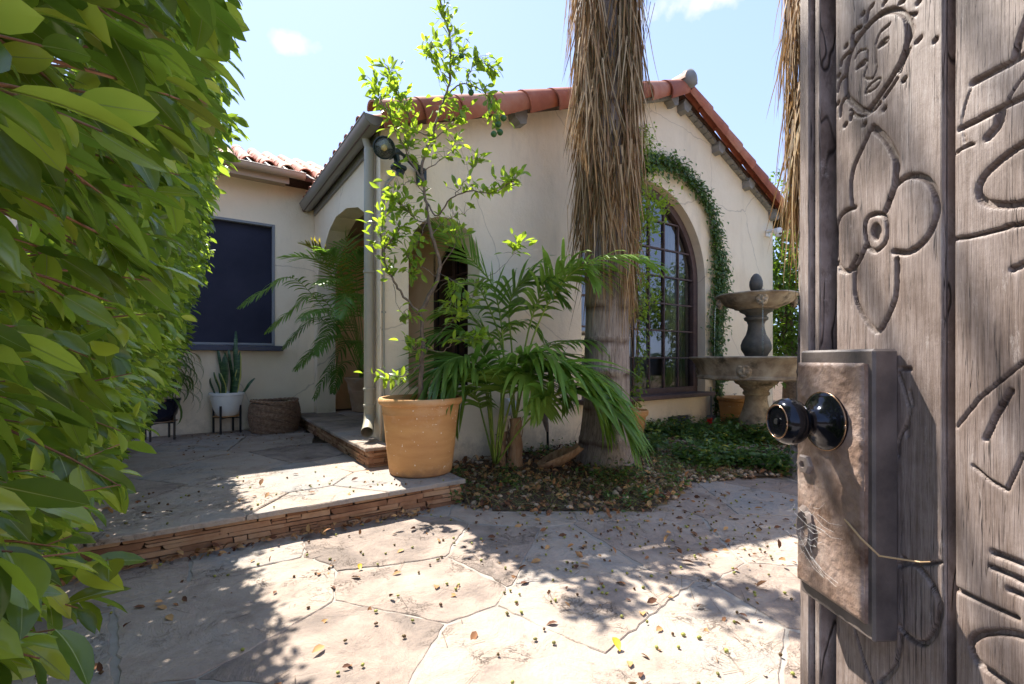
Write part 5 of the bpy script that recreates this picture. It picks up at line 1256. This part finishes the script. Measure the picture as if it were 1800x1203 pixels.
# ---- citrus tree
random.seed(8)
ct = thing('citrus_tree', (PX, PY, .76), 'slender citrus tree with bright green leaves in the large terracotta pot', 'tree')
BR = [  # (points in the tree's own upright plane, with depth), radius at start, leaves per 100 px, start of leaves
 ([(738,700,3.97),(741,640,3.97),(743,590,3.97),(738,552,3.96)], .024, 0, 0),
 ([(738,552,3.96),(760,510,3.96),(774,470,3.96),(762,425,3.96),(752,380,3.97),(747,345,3.98),(744,318,4.0)], .019, 3, .3),
 ([(738,552,3.96),(722,535,3.94),(703,512,3.92),(688,485,3.90),(678,470,3.9),(676,440,3.88),(690,420,3.86),(704,400,3.84)], .011, 16, .35),
 ([(678,470,3.9),(670,430,3.9),(672,400,3.92),(684,370,3.95)], .006, 22, .2),
 ([(744,318,4.0),(741,293,4.02),(750,262,4.05),(760,238,4.08),(771,200,4.1),(781,173,4.1),(791,140,4.1),(792,96,4.1),(790,60,4.1),(778,24,4.08),(772,-8,4.05)], .013, 20, .15),
 ([(785,170,4.1),(803,152,4.05),(820,148,4.0),(849,161,3.92),(866,188,3.88),(874,214,3.86)], .007, 18, .25),
 ([(760,238,4.08),(735,232,4.05),(716,200,4.0),(700,172,3.98),(688,148,3.96),(682,118,3.95)], .007, 28, .15),
 ([(744,318,4.0),(722,285,3.98),(706,250,3.94),(694,226,3.9),(682,200,3.86),(666,170,3.84),(655,145,3.82)], .008, 18, .25),
 ([(792,110,4.1),(806,96,4.12),(818,88,4.14)], .004, 24, .2), ([(791,140,4.1),(772,120,4.05),(760,96,4.0),(757,84,4.0)], .004, 26, .1),
 ([(820,148,4.0),(830,120,4.0),(838,100,4.02),(858,118,4.04),(866,128,4.05)], .004, 26, .15),
 ([(752,360,3.97),(770,380,3.9),(792,350,3.8),(826,336,3.72),(862,340,3.66),(890,326,3.62),(905,318,3.6)], .008, 16, .35),
 ([(800,345,3.8),(815,320,3.78),(828,300,3.76),(842,272,3.74)], .004, 10, .5),
 ([(747,352,3.98),(738,330,3.96),(724,318,3.9),(706,326,3.86),(690,330,3.84)], .005, 8, .4),
 ([(752,392,3.97),(735,388,3.92),(715,370,3.86),(698,356,3.82),(688,345,3.8)], .006, 26, .2),
 ([(774,470,3.96),(795,440,3.9),(800,420,3.88),(790,400,3.86)], .005, 12, .3), ([(758,415,3.96),(775,395,4.0),(800,380,4.02),(818,376,4.04)], .005, 10, .3),
 ([(741,293,4.02),(725,280,4.0),(712,255,3.98),(716,235,3.96)], .005, 26, .1), ([(744,300,4.02),(770,285,4.04),(795,262,4.06),(800,238,4.08)], .005, 16, .2), ([(755,250,4.06),(790,225,4.04),(808,205,4.02),(812,190,4.0)], .005, 18, .2),
 ([(741,640,3.97),(725,655,3.85),(705,665,3.75),(680,668,3.68),(656,658,3.64)], .005, 12, .25), ([(741,640,3.97),(735,618,3.9),(725,612,3.84),(716,600,3.8)], .004, 20, .2),
 ([(745,610,3.97),(775,620,3.85),(800,600,3.8),(835,598,3.75),(845,590,3.74)], .005, 17, .35), ([(742,640,3.97),(760,600,3.9),(800,560,3.84),(835,520,3.8)], .004, 12, .5),
 ([(770,480,3.96),(820,500,3.8),(870,480,3.72),(900,450,3.68),(910,428,3.66)], .003, 8, .75), ([(765,515,3.96),(785,495,3.9),(800,500,3.86),(790,545,3.84)], .003, 12, .4),
 ([(770,490,3.96),(745,470,3.9),(728,470,3.86),(722,490,3.84)], .004, 14, .4), ([(691,500,3.9),(700,540,3.86),(715,560,3.84)], .003, 9, .4),
 ([(752,380,3.97),(742,410,3.92),(725,440,3.88),(715,455,3.86)], .004, 18, .3),
]
LP = []; LDr = []; LN = []; LS = []
for bi, (pts, r0, dens, t0) in enumerate(BR):
    w = smooth_line([at(*p) for p in pts], 5); m = len(w)
    wig = [Vector(p)+Vector((random.gauss(0, .004), random.gauss(0, .004), random.gauss(0, .004))) for p in w]
    rr0 = .45 if bi < 5 else .75
    g = G(); g.tube(wig, [r0*(1-rr0*i/(m-1)) for i in range(m)], 7 if r0 > .01 else 5); g.build('trunk' if bi == 0 else 'branch', M['bark'], ct, smooth=True)
    Lpx = sum(math.hypot(a[0]-b[0], a[1]-b[1]) for a, b in zip(pts, pts[1:])); nl = int(Lpx*dens/100*2.7)
    for k in range(nl):
        t = t0+(1-t0)*random.random()**.7; f = t*(m-1); i = min(int(f), m-2); p = Vector(wig[i]).lerp(Vector(wig[i+1]), f-i); T = (wig[i+1]-wig[i]).normalized()
        off = Vector([random.gauss(0, 1) for _ in range(3)]).normalized(); sh = random.random() < .6
        tw = off*random.uniform(.02, .13) if sh else Vector((0, 0, 0)); tw.z = abs(tw.z)*.8
        d = (T*.5+off*.9+Vector((0, 0, random.uniform(-.5, .5)))).normalized()
        q_ = p+tw; qx, qz = q_.x/q_.y*820+900, 632-(q_.z-EYE)/q_.y*820
        if 640 < qx < 712 and 236 < qz < 306 and random.random() < .85: continue       # few leaves by the floodlight
        LP.append(p+tw); LDr.append(d); LN.append(Vector((0, 0, 1))+Vector([random.gauss(0, .6) for _ in range(3)])); LS.append(random.uniform(.055, .105))
        if sh:
            gg = (p, p+tw*.5+Vector((0, 0, .01)), p+tw); TW = globals().setdefault('TWG', G()); TW.tube(gg, [.0018, .0014, .001], 4, False)
TWG.build('twigs', M['bark'], ct, smooth=True)['kind'] = 'stuff'
FMc = frame_mats(np.array([tuple(p) for p in LP]), np.array([tuple(p) for p in LDr]), np.array([tuple(p) for p in LN]), np.array(LS))
CL = [detail_leaf('leaf', .42, .25, .2, .03, M['leaf_citrus'], 5), detail_leaf('leaf', .38, .35, .1, -.05, M['leaf_citrus'], 5), detail_leaf('leaf', .45, .2, .3, .02, M['leaf_citrus'], 5)]
ci = MW[ct.name].inverted(); idx = np.argsort(-np.array(LS))
for i in idx[:300]:
    m = Matrix.Identity(4)
    for a in range(3):
        for c in range(4): m[a][c] = FMc[i][a][c]
    inst('leaf', random.choice(CL), ct, ci @ m)
batch('small_leaves', LV, LF, FMc[idx[300:]], M['leaf_citrus'], ct)['kind'] = 'stuff'
M['lime'] = grain('green_citrus', ((.3, (.02, .07, .02)), (.7, (.05, .13, .03))), 10, .35, .15, 120, .001)
for q in ((885,208,3.84),(876,219,3.83),(879,233,3.84),(868,236,3.83),(811,100,4.12),(828,163,3.98),(837,104,4.0)):
    c = at(*q); g = G(); g.lathe([(0, -1), (.35, -.92), (.7, -.7), (.95, -.3), (1, 0), (.95, .3), (.7, .7), (.35, .92), (.1, 1.02), (0, 1.0)], (0, 0, 0), 12); s_ = .026
    g.V = [(x*s_+c.x, y*s_+c.y, z*s_+c.z) for x, y, z in g.V]; g.build('fruit', M['lime'], ct, smooth=True)

# ---- tall palms with hanging dead fronds
random.seed(12)
STR_V = []; 
for i in range(7):
    t = i/6; w = .5*(1-t)**.5 if i else .5; STR_V += [(-w, t, .25*math.sin(t*2.6)*.10), (0, t, .25*math.sin(t*2.6)*.10-.35*w*.0), (w, t, .25*math.sin(t*2.6)*.10)]
STR_V = [(x, y, z+(abs(x)*.5 if True else 0)*0) for x, y, z in STR_V]
STR_F = [(3*a+c, 3*a+c+1, 3*a+c+4, 3*a+c+3) for a in range(6) for c in (0, 1)]
def tall_palm(base, label, nf, zlo, ztop, grp, strag=True, prof=None, seed=1, cut=None):
    rg = np.random.RandomState(seed); t = thing('palm_tree', base, label, 'palm tree', grp)
    g = G(); pr = []; z = -.05
    while z < ztop:
        r = .218+.13*math.exp(-max(z, 0)*2.6)+.003*math.sin(z*7)
        ring = ((z*1.0) % .34) < .03
        pr.append((r+(.007 if ring else 0)+random.uniform(-.001, .001), z)); z += .03
    pr.append((0, z)); g.lathe(pr, (0, 0, 0), 44, None, lambda w, zz: 1+.02*math.sin(w*3+zz)+.006*math.sin(w*17+zz*3)+(.05*math.sin(w*4+1)*math.exp(-max(zz, 0)*5)))
    g.build('trunk', M['trunk'], t, local=True, smooth=True)
    for f in range(nf):
        a = f*2.399+rg.uniform(-.3, .3); z0 = zlo+1.0+(ztop-zlo-1.0)*(f+.5)/nf+rg.uniform(-.2, .2)
        wd = float(np.interp(z0, [zlo+.9, zlo+1.5, zlo+2.2, 6], [.05, .095, .15, .19]))
        c = np.array([math.cos(a), math.sin(a), 0]); s_ = np.array([-math.sin(a), math.cos(a), 0])
        p0 = c*.22+np.array([0, 0, z0+.45]); pe = c*(.24+wd*.5)+np.array([0, 0, z0])
        n = 84; u_ = rg.rand(n); B = p0+(pe-p0)*u_[:, None]*1.0
        B = B+s_*(rg.normal(0, .05, n))[:, None]+c*(rg.normal(0, .02, n))[:, None]; B[:, 2] -= rg.uniform(0, .5, n)
        D = np.array([0, 0, -1.])+s_*rg.normal(0, .15, n)[:, None]+c*(rg.normal(wd*.22, .05, n))[:, None]
        N = c+s_*rg.normal(0, .8, n)[:, None]
        L = rg.uniform(.45, 1.05, n)*(1 if not strag else 1.0)
        if f < 8: L = L*rg.uniform(.9, 1.35, n)
        W_ = rg.uniform(.008, .022, n)
        m = frame_mats(B, D, N, np.stack([W_, L, L*rg.uniform(-1.2, 2, n)], 1))
        A = np.zeros((n, 4, 4)); A[:, :3] = m; A[:, 3, 3] = 1
        o = batch('dead_frond', STR_V, STR_F, A[:, :3], M['deadfrond'], t, np.clip(rg.rand(n)*.8+.2*rg.rand(), 0, 1), local=True)
        gg = G(); q = [Vector(p0), Vector((p0+pe)/2)+Vector((0, 0, .06)), Vector(pe), Vector(pe)+Vector(c)*.03+Vector((0, 0, -.5))]; gg.tube(q, [.016, .014, .010, .004], 5); gg.build('petiole', M['husk'], o, local=True, smooth=True)
    return t
tp = at(1066, 842, 4.80); tp.z = 0
main_palm = tall_palm(tp, 'tall palm trunk wrapped in hanging dead fronds in front of the arched window', 40, 1.75, 6.0, 'tall palms with skirts of dead fronds', seed=2)
rg = np.random.RandomState(5)
n = 90; az_ = rg.uniform(-1.6, .4, n); B = np.stack([.25*np.cos(az_), .25*np.sin(az_), rg.uniform(1.9, 2.6, n)], 1)   # loose strands on the right, longer
B = np.concatenate([B, np.stack([rg.uniform(-.1, .25, 40), -.27+rg.normal(0, .03, 40), rg.uniform(2.1, 2.5, 40)], 1)]); n = 130
Dd = np.array([0, 0, -1.])+rg.normal(0, .06, (n, 3)); m = frame_mats(B, Dd, rg.normal(0, 1, (n, 3)), np.stack([rg.uniform(.005, .010, n), rg.uniform(.4, .95, n), rg.uniform(.2, 1.5, n)*.6], 1))
batch('loose_strands', STR_V, STR_F, m, M['deadfrond'], main_palm, local=True)['kind'] = 'stuff'
n = 14; B = np.stack([rg.uniform(-.45, .5, n), rg.uniform(-.3, .2, n), rg.uniform(2.6, 5.2, n)], 1)
m = frame_mats(B, np.array([0, 0, -1.])+rg.normal(0, .12, (n, 3)), rg.normal(0, 1, (n, 3)), np.stack([rg.uniform(.006, .010, n), rg.uniform(.5, 1.2, n), rg.uniform(.2, 1.5, n)], 1))
batch('stray_strands', STR_V, STR_F, m, M['deadfrond'], main_palm, local=True)['kind'] = 'stuff'
tall_palm(Vector((3.02, 4.5, 0)), 'second palm with hanging dead fronds, partly hidden behind the open gate', 26, 2.0, 5.8, 'tall palms with skirts of dead fronds', seed=9)

# ---- wall vine
def wu(px, py):
    k = (px-900)/820; u = (k*4.44+1.245)/(.823-.567*k); return u, EYE+(632-py)/820*(4.44+.567*u)
VLV, VLF = leaf_base(.5, .2, .2, 3)
def vine(name, label, cat, path, wid, per_m, off=.05, size=.05, seed=3, mat='leaf_vine', stem=.008):
    rg = np.random.RandomState(seed); p = smooth_line([wu(*q) for q in path], 8); W_ = np.interp(np.linspace(0, 1, len(p)), np.linspace(0, 1, len(wid)), wid)
    t = thing(name, hw(p[0][0], -.06, p[0][1]), label, cat)
    for s_ in (-1, 1, 0):
        g = G(); g.tube([hw(q[0]+.03*s_*math.sin(i*.7+s_), -.03-.012*abs(s_), q[1]+.03*s_*math.cos(i*.5)) for i, q in enumerate(p)], stem, 5); g.build('stem', M['bark'], t, smooth=True)
    P = []; Dd = []; Nn = []
    for i in range(len(p)-1):
        L = (p[i+1]-p[i]).length; T = (p[i+1]-p[i]).normalized(); nr = Vector((-T.y, T.x))
        for k in range(int(L*per_m*(.5+W_[i]/.25))):
            q = p[i].lerp(p[i+1], rg.rand())+nr*rg.normal(0, W_[i]*.42); dpt = abs(rg.normal(0, off))+.02
            P.append(hw(q.x, -dpt, q.y)); d = HM.to_3x3() @ Vector((rg.normal(0, .6), -rg.uniform(.1, .7), -rg.uniform(-.2, 1.0))); Dd.append(d); Nn.append(HM.to_3x3() @ Vector((rg.normal(0, .4), -.7, .7+rg.normal(0, .3))))
    n = len(P)
    batch('leaves', VLV, VLF, frame_mats(np.array([tuple(x) for x in P]), np.array([tuple(x) for x in Dd]), np.array([tuple(x) for x in Nn]), rg.uniform(.6, 1.3, n)*size), M[mat], t)['kind'] = 'stuff'
    for k in range(12):
        i = rg.randint(4, len(p)-2); q = p[i]; a = rg.uniform(-.2, 1.4); l = rg.uniform(.15, .45); g = G(); e = Vector((q.x+l*math.cos(a), q.y+l*math.sin(a)))
        g.tube([hw(q.x, -.05, q.y), hw((q.x+e.x)/2, -.09, (q.y+e.y)/2+.05), hw(e.x, -.07, e.y)], [.003, .0025, .0015], 4); g.build('tendril', M['bark'], t, smooth=True)
    return t
vine('climbing_vine', 'dark green climbing vine framing the right side of the arched window', 'vine',
     [(1252,745),(1256,680),(1254,620),(1254,590),(1258,540),(1262,480),(1255,440),(1252,400),(1240,362),(1222,332),(1200,308),(1176,292),(1150,286),(1125,292),(1105,305)], [.06,.10,.20,.26,.30,.34,.24,.18,.17,.17,.19,.20,.18,.18,.16], 640, size=.066)
vine('leafy_creeper', 'brighter green creeper rising on the wall just behind the palm trunk', 'vine',
     [(1108,720),(1114,640),(1118,560),(1112,480),(1104,400),(1112,320),(1126,260),(1122,225)], [.05,.05,.06,.10,.22,.3,.32,.2], 330, .10, .06, 6, 'leaf_citrus')
rg = np.random.RandomState(21)
sp = thing('leafy_branch', at(1108, 400, 5.3), 'light green leafy spray reaching across the upper arched window', 'branch')
P = []
for (x0, y0, x1, y1, k) in ((1108,400,1170,360,190), (1108,400,1185,335,110), (1108,380,1150,330,120), (1106,420,1160,395,110), (1110,520,1150,470,100), (1112,560,1150,520,80)):
    for i in range(k):
        t = rg.rand(); P.append(tuple(at(x0+(x1-x0)*t+rg.normal(0, 8), y0+(y1-y0)*t+rg.normal(0, 9), 5.3+rg.normal(0, .12)+.1*t)))
    g = G(); g.tube([at(x0, y0, 5.3), at((x0+x1)/2, (y0+y1)/2-6, 5.34), at(x1, y1, 5.38)], [.006, .004, .002], 5); g.build('stem', M['bark'], sp, smooth=True)
n = len(P); Dd = rg.normal(0, 1, (n, 3)); Dd[:, 2] += .2
batch('leaves', VLV, VLF, frame_mats(np.array(P), Dd, np.array([0, 0, 1.])+rg.normal(0, .6, (n, 3)), rg.uniform(.6, 1.2, n)*.06), M['leaf_citrus'], sp)['kind'] = 'stuff'

# ---- trees behind
TLV, TLF = leaf_base(.5, .25, .2, 2)
def crown_tree(name, base, h, rx, rz, zc, n, size, label, mat='leaf_tree', seed=1, grp=None, cat='tree', lumps=26):
    rg = np.random.RandomState(seed); t = thing(name, base, label, cat, grp)
    g = G(); pts = [(0, 0, -.05), (.05, .03, h*.3), (-.04, .05, h*.6), (0, 0, h*.85)]; g.tube(pts, [.16, .13, .09, .04], 10); g.build('trunk', M['bark'], t, local=True, smooth=True)
    C_ = rg.normal(0, 1, (lumps, 3)); C_ = C_/np.linalg.norm(C_, axis=1, keepdims=True)*rg.uniform(.35, 1, (lumps, 1)); C_ = C_*np.array([rx, rx, rz])+np.array([0, 0, zc])
    for k in range(0, lumps, 2):
        g = G(); a = Vector((0, 0, h*.3+h*.4*rg.rand())); b = Vector(C_[k]); g.tube([a, a.lerp(b, .5)+Vector((0, 0, .15)), b], [.05, .03, .012], 6); g.build('limb', M['bark'], t, local=True, smooth=True)
    i = rg.randint(0, lumps, n); o = rg.normal(0, 1, (n, 3)); o = o/np.linalg.norm(o, axis=1, keepdims=True)*rg.uniform(.5, 1.05, (n, 1))*min(rx, rz)*.42*rg.uniform(.8, 1.2, lumps)[i][:, None]
    P = C_[i]+o; Dd = o+rg.normal(0, .4, (n, 3)); Dd[:, 2] -= .2
    batch('crown', TLV, TLF, frame_mats(P, Dd, np.array([0, 0, 1.])+rg.normal(0, .6, (n, 3)), rg.uniform(.6, 1.2, n)*size), M[mat], t, local=True)['kind'] = 'stuff'
    return t
crown_tree('background_tree', hw(9.3, .6), 4, 1.5, 2.3, 2.9, 9000, .14, 'leafy green tree beyond the right corner of the house', seed=2)
crown_tree('background_tree', hw(10.8, 3.2), 5, 1.6, 2.4, 3.4, 7000, .15, 'bright green tree farther back behind the right corner of the house', seed=3)
crown_tree('background_tree', hw(8.3, -2.3), 3.4, 1.1, 1.6, 2.0, 6000, .12, 'dark leafy shrub tree behind the fountain beside the gate', seed=4)
random.seed(9)
fp = thing('garden_palm', hw(6.5, -1.9, 0), 'low green palm behind the lower fountain basin by the gate', 'palm')
b_ = hw(6.5, -1.9, .1)
for k in range(11):
    a = k*2.399; r = random.uniform(.6, .95); z = random.uniform(.75, 1.25); d = Vector((math.cos(a), math.sin(a), 0))
    frond(fp, [b_, b_+d*r*.3+Vector((0, 0, z*.8)), b_+d*r*.7+Vector((0, 0, z)), b_+d*r+Vector((0, 0, z*.9)), b_+d*(r*1.25)+Vector((0, 0, z*.65))], 20, .34, .03, .4)
# clipped hedge and stucco garden wall at the street side, behind the viewer, on the right
gw = thing('garden_wall', None, 'stucco garden wall running from the gate post along the street side', 'wall', M=HM @ Matrix.Translation((0, -4.95, 0)))
g = G(); g.cbox((5.0, -.1, .95), (9.2, .22, 1.9), .02); g.build('wall_body', M['stucco'], gw, local=True); g = G(); g.cbox((5.0, -.1, 1.93), (9.3, .30, .07), .015); g.build('cap', M['stone'], gw, local=True)
crown_tree('street_tree', hw(5.6, -7.2), 3.2, 1.4, 1.2, 2.7, 2600, .22, 'broad green tree beyond the garden wall on the street side', seed=21, lumps=18)

# ---------------------------------------------------------------- planting bed
def gpt(px, py): Y = 820*EYE/(py-632); return ((px-900)/820*Y, Y)
edge = [gpt(*q) for q in ((794,888),(830,899),(895,904),(960,906),(1030,905),(1100,906),(1150,904),(1178,888),(1199,870),(1216,852),(1290,846),(1401,842),(1520,838),(1700,830))]
back = [tuple(hw(u, -.02))[:2] for u in (7.3, 5, 3, 1, .32)]
from mathutils.geometry import intersect_point_tri_2d
poly = edge+[tuple(hw(8.5, -1.2))[:2]]+back
def inside(x, y):
    c = False; j = len(poly)-1
    for i in range(len(poly)):
        a, b = poly[i], poly[j]
        if (a[1] > y) != (b[1] > y) and x < (b[0]-a[0])*(y-a[1])/(b[1]-a[1])+a[0]: c = not c
        j = i
    return c
def edged(x, y): return min(math.hypot(x-a[0]-(b[0]-a[0])*t, y-a[1]-(b[1]-a[1])*t) for a, b in zip(edge, edge[1:]) for t in (0, .25, .5, .75))
def bh(x, y): return .012+.07*(1-math.exp(-edged(x, y)*2.2))+.02*noise.noise(Vector((x*3, y*3, 0)))+.03*math.exp(-((x-tp.x)**2+(y-tp.y+.3)**2)*2)
g = G(); st_ = .075; ix = {}; V = []; F = []
for i in range(int(8.5/st_)):
    for j in range(int(7.5/st_)):
        x, y = -.9+i*st_, 3.2+j*st_
        if inside(x, y): ix[i, j] = len(V); V.append((x, y, bh(x, y)))
for (i, j), a in ix.items():
    if (i+1, j) in ix and (i, j+1) in ix and (i+1, j+1) in ix: F.append((a, ix[i+1, j], ix[i+1, j+1], ix[i, j+1]))
g.add(V, F); bed = tag(g.build('planting_bed', M['dirt'], smooth=True, fix=False), kind='structure')
rg = np.random.RandomState(31)
def scatter(n, fn=None):
    r = []
    while len(r) < n:
        x, y = rg.uniform(-.7, 5.5), rg.uniform(3.3, 8.6)
        if inside(x, y) and (fn is None or fn(x, y)): r.append((x, y, bh(x, y)))
    return np.array(r)
OV = [(x*.5, y*.36, z*.26) for x, y, z in ((0,0,-1),(.85,0,-.5),(.0,.85,-.5),(-.85,0,-.5),(0,-.85,-.5),(.7,.7,.1),(-.7,.7,.1),(-.7,-.7,.1),(.7,-.7,.1),(.6,0,.75),(0,.6,.75),(-.6,0,.75),(0,-.6,.75),(0,0,1))]
OF = [(0,2,1),(0,3,2),(0,4,3),(0,1,4),(1,2,5),(2,3,6),(3,4,7),(4,1,8),(1,5,9),(1,9,8),(2,10,5),(2,6,10),(3,11,6),(3,7,11),(4,12,7),(4,8,12),(9,5,10),(10,6,11),(11,7,12),(12,8,9),(13,9,10),(13,10,11),(13,11,12),(13,12,9)]
def rand_frames(P, s, flat=.3, sz=None):
    n = len(P); D = rg.normal(0, 1, (n, 3)); D[:, 2] *= flat; N = np.array([0, 0, 1.])+rg.normal(0, flat, (n, 3)); return frame_mats(P, D, N, s)
P = scatter(7500, lambda x, y: x > 1.3 or rg.rand() < .22); P[:, 2] += .006
tag(batch('river_pebbles', OV, OF, rand_frames(P, rg.uniform(.03, .075, len(P))), M['pebble']), 'brown river pebbles covering the planting bed', 'pebbles', kind='stuff')
P = scatter(3400, lambda x, y: x < 1.7 or rg.rand() < .45); P[:, 2] += .018
tag(batch('leaf_litter', VLV, VLF, rand_frames(P, rg.uniform(.03, .08, len(P)), .5), M['litter']), 'dry brown leaf litter in the planting bed', 'leaf litter', kind='stuff')
# low ground cover: upright sprigs of small leaves
def cover(n, fn, hmax, size, name, label, mat='leaf_cover'):
    P = scatter(n, fn); k = 9; h = rg.uniform(.3, 1, n)*hmax
    t = rg.rand(n, k)**.7; lean = rg.normal(0, .35, (n, 1, 2)); B = np.repeat(P[:, None], k, 1); B[..., 2] += t*h[:, None]; B[..., :2] += lean*(t*h[:, None])[..., None]+rg.normal(0, .02, (n, k, 2))
    B = B.reshape(-1, 3); D = rg.normal(0, 1, B.shape); D[:, 2] = np.abs(D[:, 2])*.4
    return tag(batch(name, VLV, VLF, frame_mats(B, D, np.array([0, 0, 1.])+rg.normal(0, .4, B.shape), rg.uniform(.6, 1.3, len(B))*size), M[mat]), label, 'ground cover', kind='stuff')
nz_ = lambda x, y: noise.noise(Vector((x*1.6, y*1.6, 4)))
cover(1350, lambda x, y: x > 1.5 and nz_(x, y) > -.02 and math.hypot(x-2.9, y-5.7) < 1.5, .27, .06, 'ground_cover', 'glossy green ground cover around the fountain foot')
cover(300, lambda x, y: x <= 2.2 and nz_(x, y) > -.05, .13, .038, 'weeds', 'low weeds among the leaf litter in front of the palms')
# dry grassy wisps at the foot of the palm
n = 1500; P = scatter(n, lambda x, y: x < 2.2 and edged(x, y) < .75)
M['wisp'] = leafmat('dry_grass', ((0, (.05, .06, .02)), (.5, (.16, .13, .06)), (.8, (.3, .22, .12)), (1, (.12, .2, .04))), .2, .7)
D = rg.normal(0, .8, (n, 3)); D[:, 2] = np.abs(D[:, 2])*.6+.15
tag(batch('dry_grass', STR_V, STR_F, frame_mats(P, D, rg.normal(0, 1, (n, 3)), np.stack([rg.uniform(.003, .006, n), rg.uniform(.06, .22, n), rg.uniform(.5, 2, n)*.2], 1)), M['wisp']), 'tangled dry grass wisps along the bed edge', 'dry grass', kind='stuff')
hs_ = at(985, 822, 4.52)
hk = thing('fallen_palm_husk', Vector((hs_.x, hs_.y, .08)), 'curled tan palm husk lying against the foot of the trunk', 'palm husk')
V = []; F = []
for i in range(13):
    for j in range(7):
        a = -1.2+2.4*j/6; t = i/12; r = .07+.10*math.sin(math.pi*min(1, t*1.1)); V.append((.26*(t-.5)*1.5+.03*math.cos(a*3), r*math.sin(a), .02+.19*t**2.2+r*(1-math.cos(a))*.9))
F = [(i*7+j, (i+1)*7+j, (i+1)*7+j+1, i*7+j+1) for i in range(12) for j in range(6)]
g = G(); g.add(V, F); o = g.build('husk_sheath', M['husk'], hk, local=True, smooth=True, fix=False); o.modifiers.new('thick', 'SOLIDIFY').thickness = .008

# ---------------------------------------------------------------- litter on the paving
def pave_pts(n, dens):
    r = []
    while len(r) < n:
        Y = rg.uniform(1.4, 5.5); X = rg.uniform(-2.6, 2.9)
        q = inhouse(X, Y)
        if q[1] > -.02 or inside(X, Y): continue
        on = q[1] > -1.05 and q[0] < .28
        if not on and abs(q[1]+1.07) < .05 and q[0] < .3: continue
        if rg.rand() > dens(X, Y): continue
        r.append((X, Y, .197 if on else .0105))
    return np.array(r)
dn = lambda X, Y: .22+.78*math.exp(-((X-.9)**2/1.2+(Y-3.0)**2/.9))
P = pave_pts(430, dn); P[:, 2] += .006
tag(batch('fallen_berries', OV, OF, rand_frames(P, np.stack([rg.uniform(.014, .024, len(P))]*1+[rg.uniform(.018, .028, len(P)), rg.uniform(.022, .03, len(P))], 1), .3), M['berry']), 'small fallen brown and green berries scattered on the flagstones', 'berries', kind='stuff')
P = pave_pts(420, dn); P[:, 2] += .006
tag(batch('fallen_leaves', VLV, VLF, rand_frames(P, rg.uniform(.02, .065, len(P)), .45), M['litter']), 'curled dry brown leaves scattered on the flagstones', 'fallen leaves', kind='stuff')
P = pave_pts(170, dn); P[:, 2] += .004
tag(batch('fallen_twigs', STR_V, STR_F, rand_frames(P, np.stack([np.full(len(P), .003), rg.uniform(.04, .16, len(P)), rg.uniform(-.1, .1, len(P))], 1), .03), M['bark']), 'thin dark twigs lying on the flagstones', 'twigs', kind='stuff')
# drift of dry leaves along the foot of the terrace riser, and on the terrace by the wall
n = 230; tt = rg.rand(n); U = -2.7+2.7*tt; P = np.array([tuple(hw(u, -1.10-abs(rg.normal(0, .035)), .02+rg.rand()*.02)) for u in U])
tag(batch('leaf_drift', VLV, VLF, rand_frames(P, rg.uniform(.02, .07, n), .5), M['litter']), 'drift of dry leaves along the foot of the terrace riser', 'fallen leaves', kind='stuff')
n = 160; P = np.array([tuple(hw(rg.uniform(-1.7, -.3), 2.8-abs(rg.normal(0, .8)), .203)) for _ in range(n)])
tag(batch('terrace_leaves', VLV, VLF, rand_frames(P, rg.uniform(.015, .045, n), .4), M['litter']), 'dry leaf bits on the terrace near the basket', 'fallen leaves', kind='stuff')
M['yellowleaf'] = plain('yellow_leaf', (.75, .45, .03), .5)
for px, py, lb_, sc_ in ((1090, 1152, 'single curled yellow leaf on sunlit flagstones in the foreground', .055), (633, 1007, 'small orange yellow leaf on sunlit flagstones near the terrace', .04)):
    X, Y = gpt(px, py); t = thing('yellow_leaf', (X, Y, .014), lb_, 'leaf'); g = G(); V, F = leaf_base(.6, .5, -.3, 5)
    mm = Matrix.Rotation(.4, 4, 'Z') @ Matrix.Rotation(R(14), 4, 'X'); g.add([mm @ (Vector(v)*sc_) for v in V], F); g.build('blade', M['yellowleaf'], t, local=True, smooth=True, fix=False)
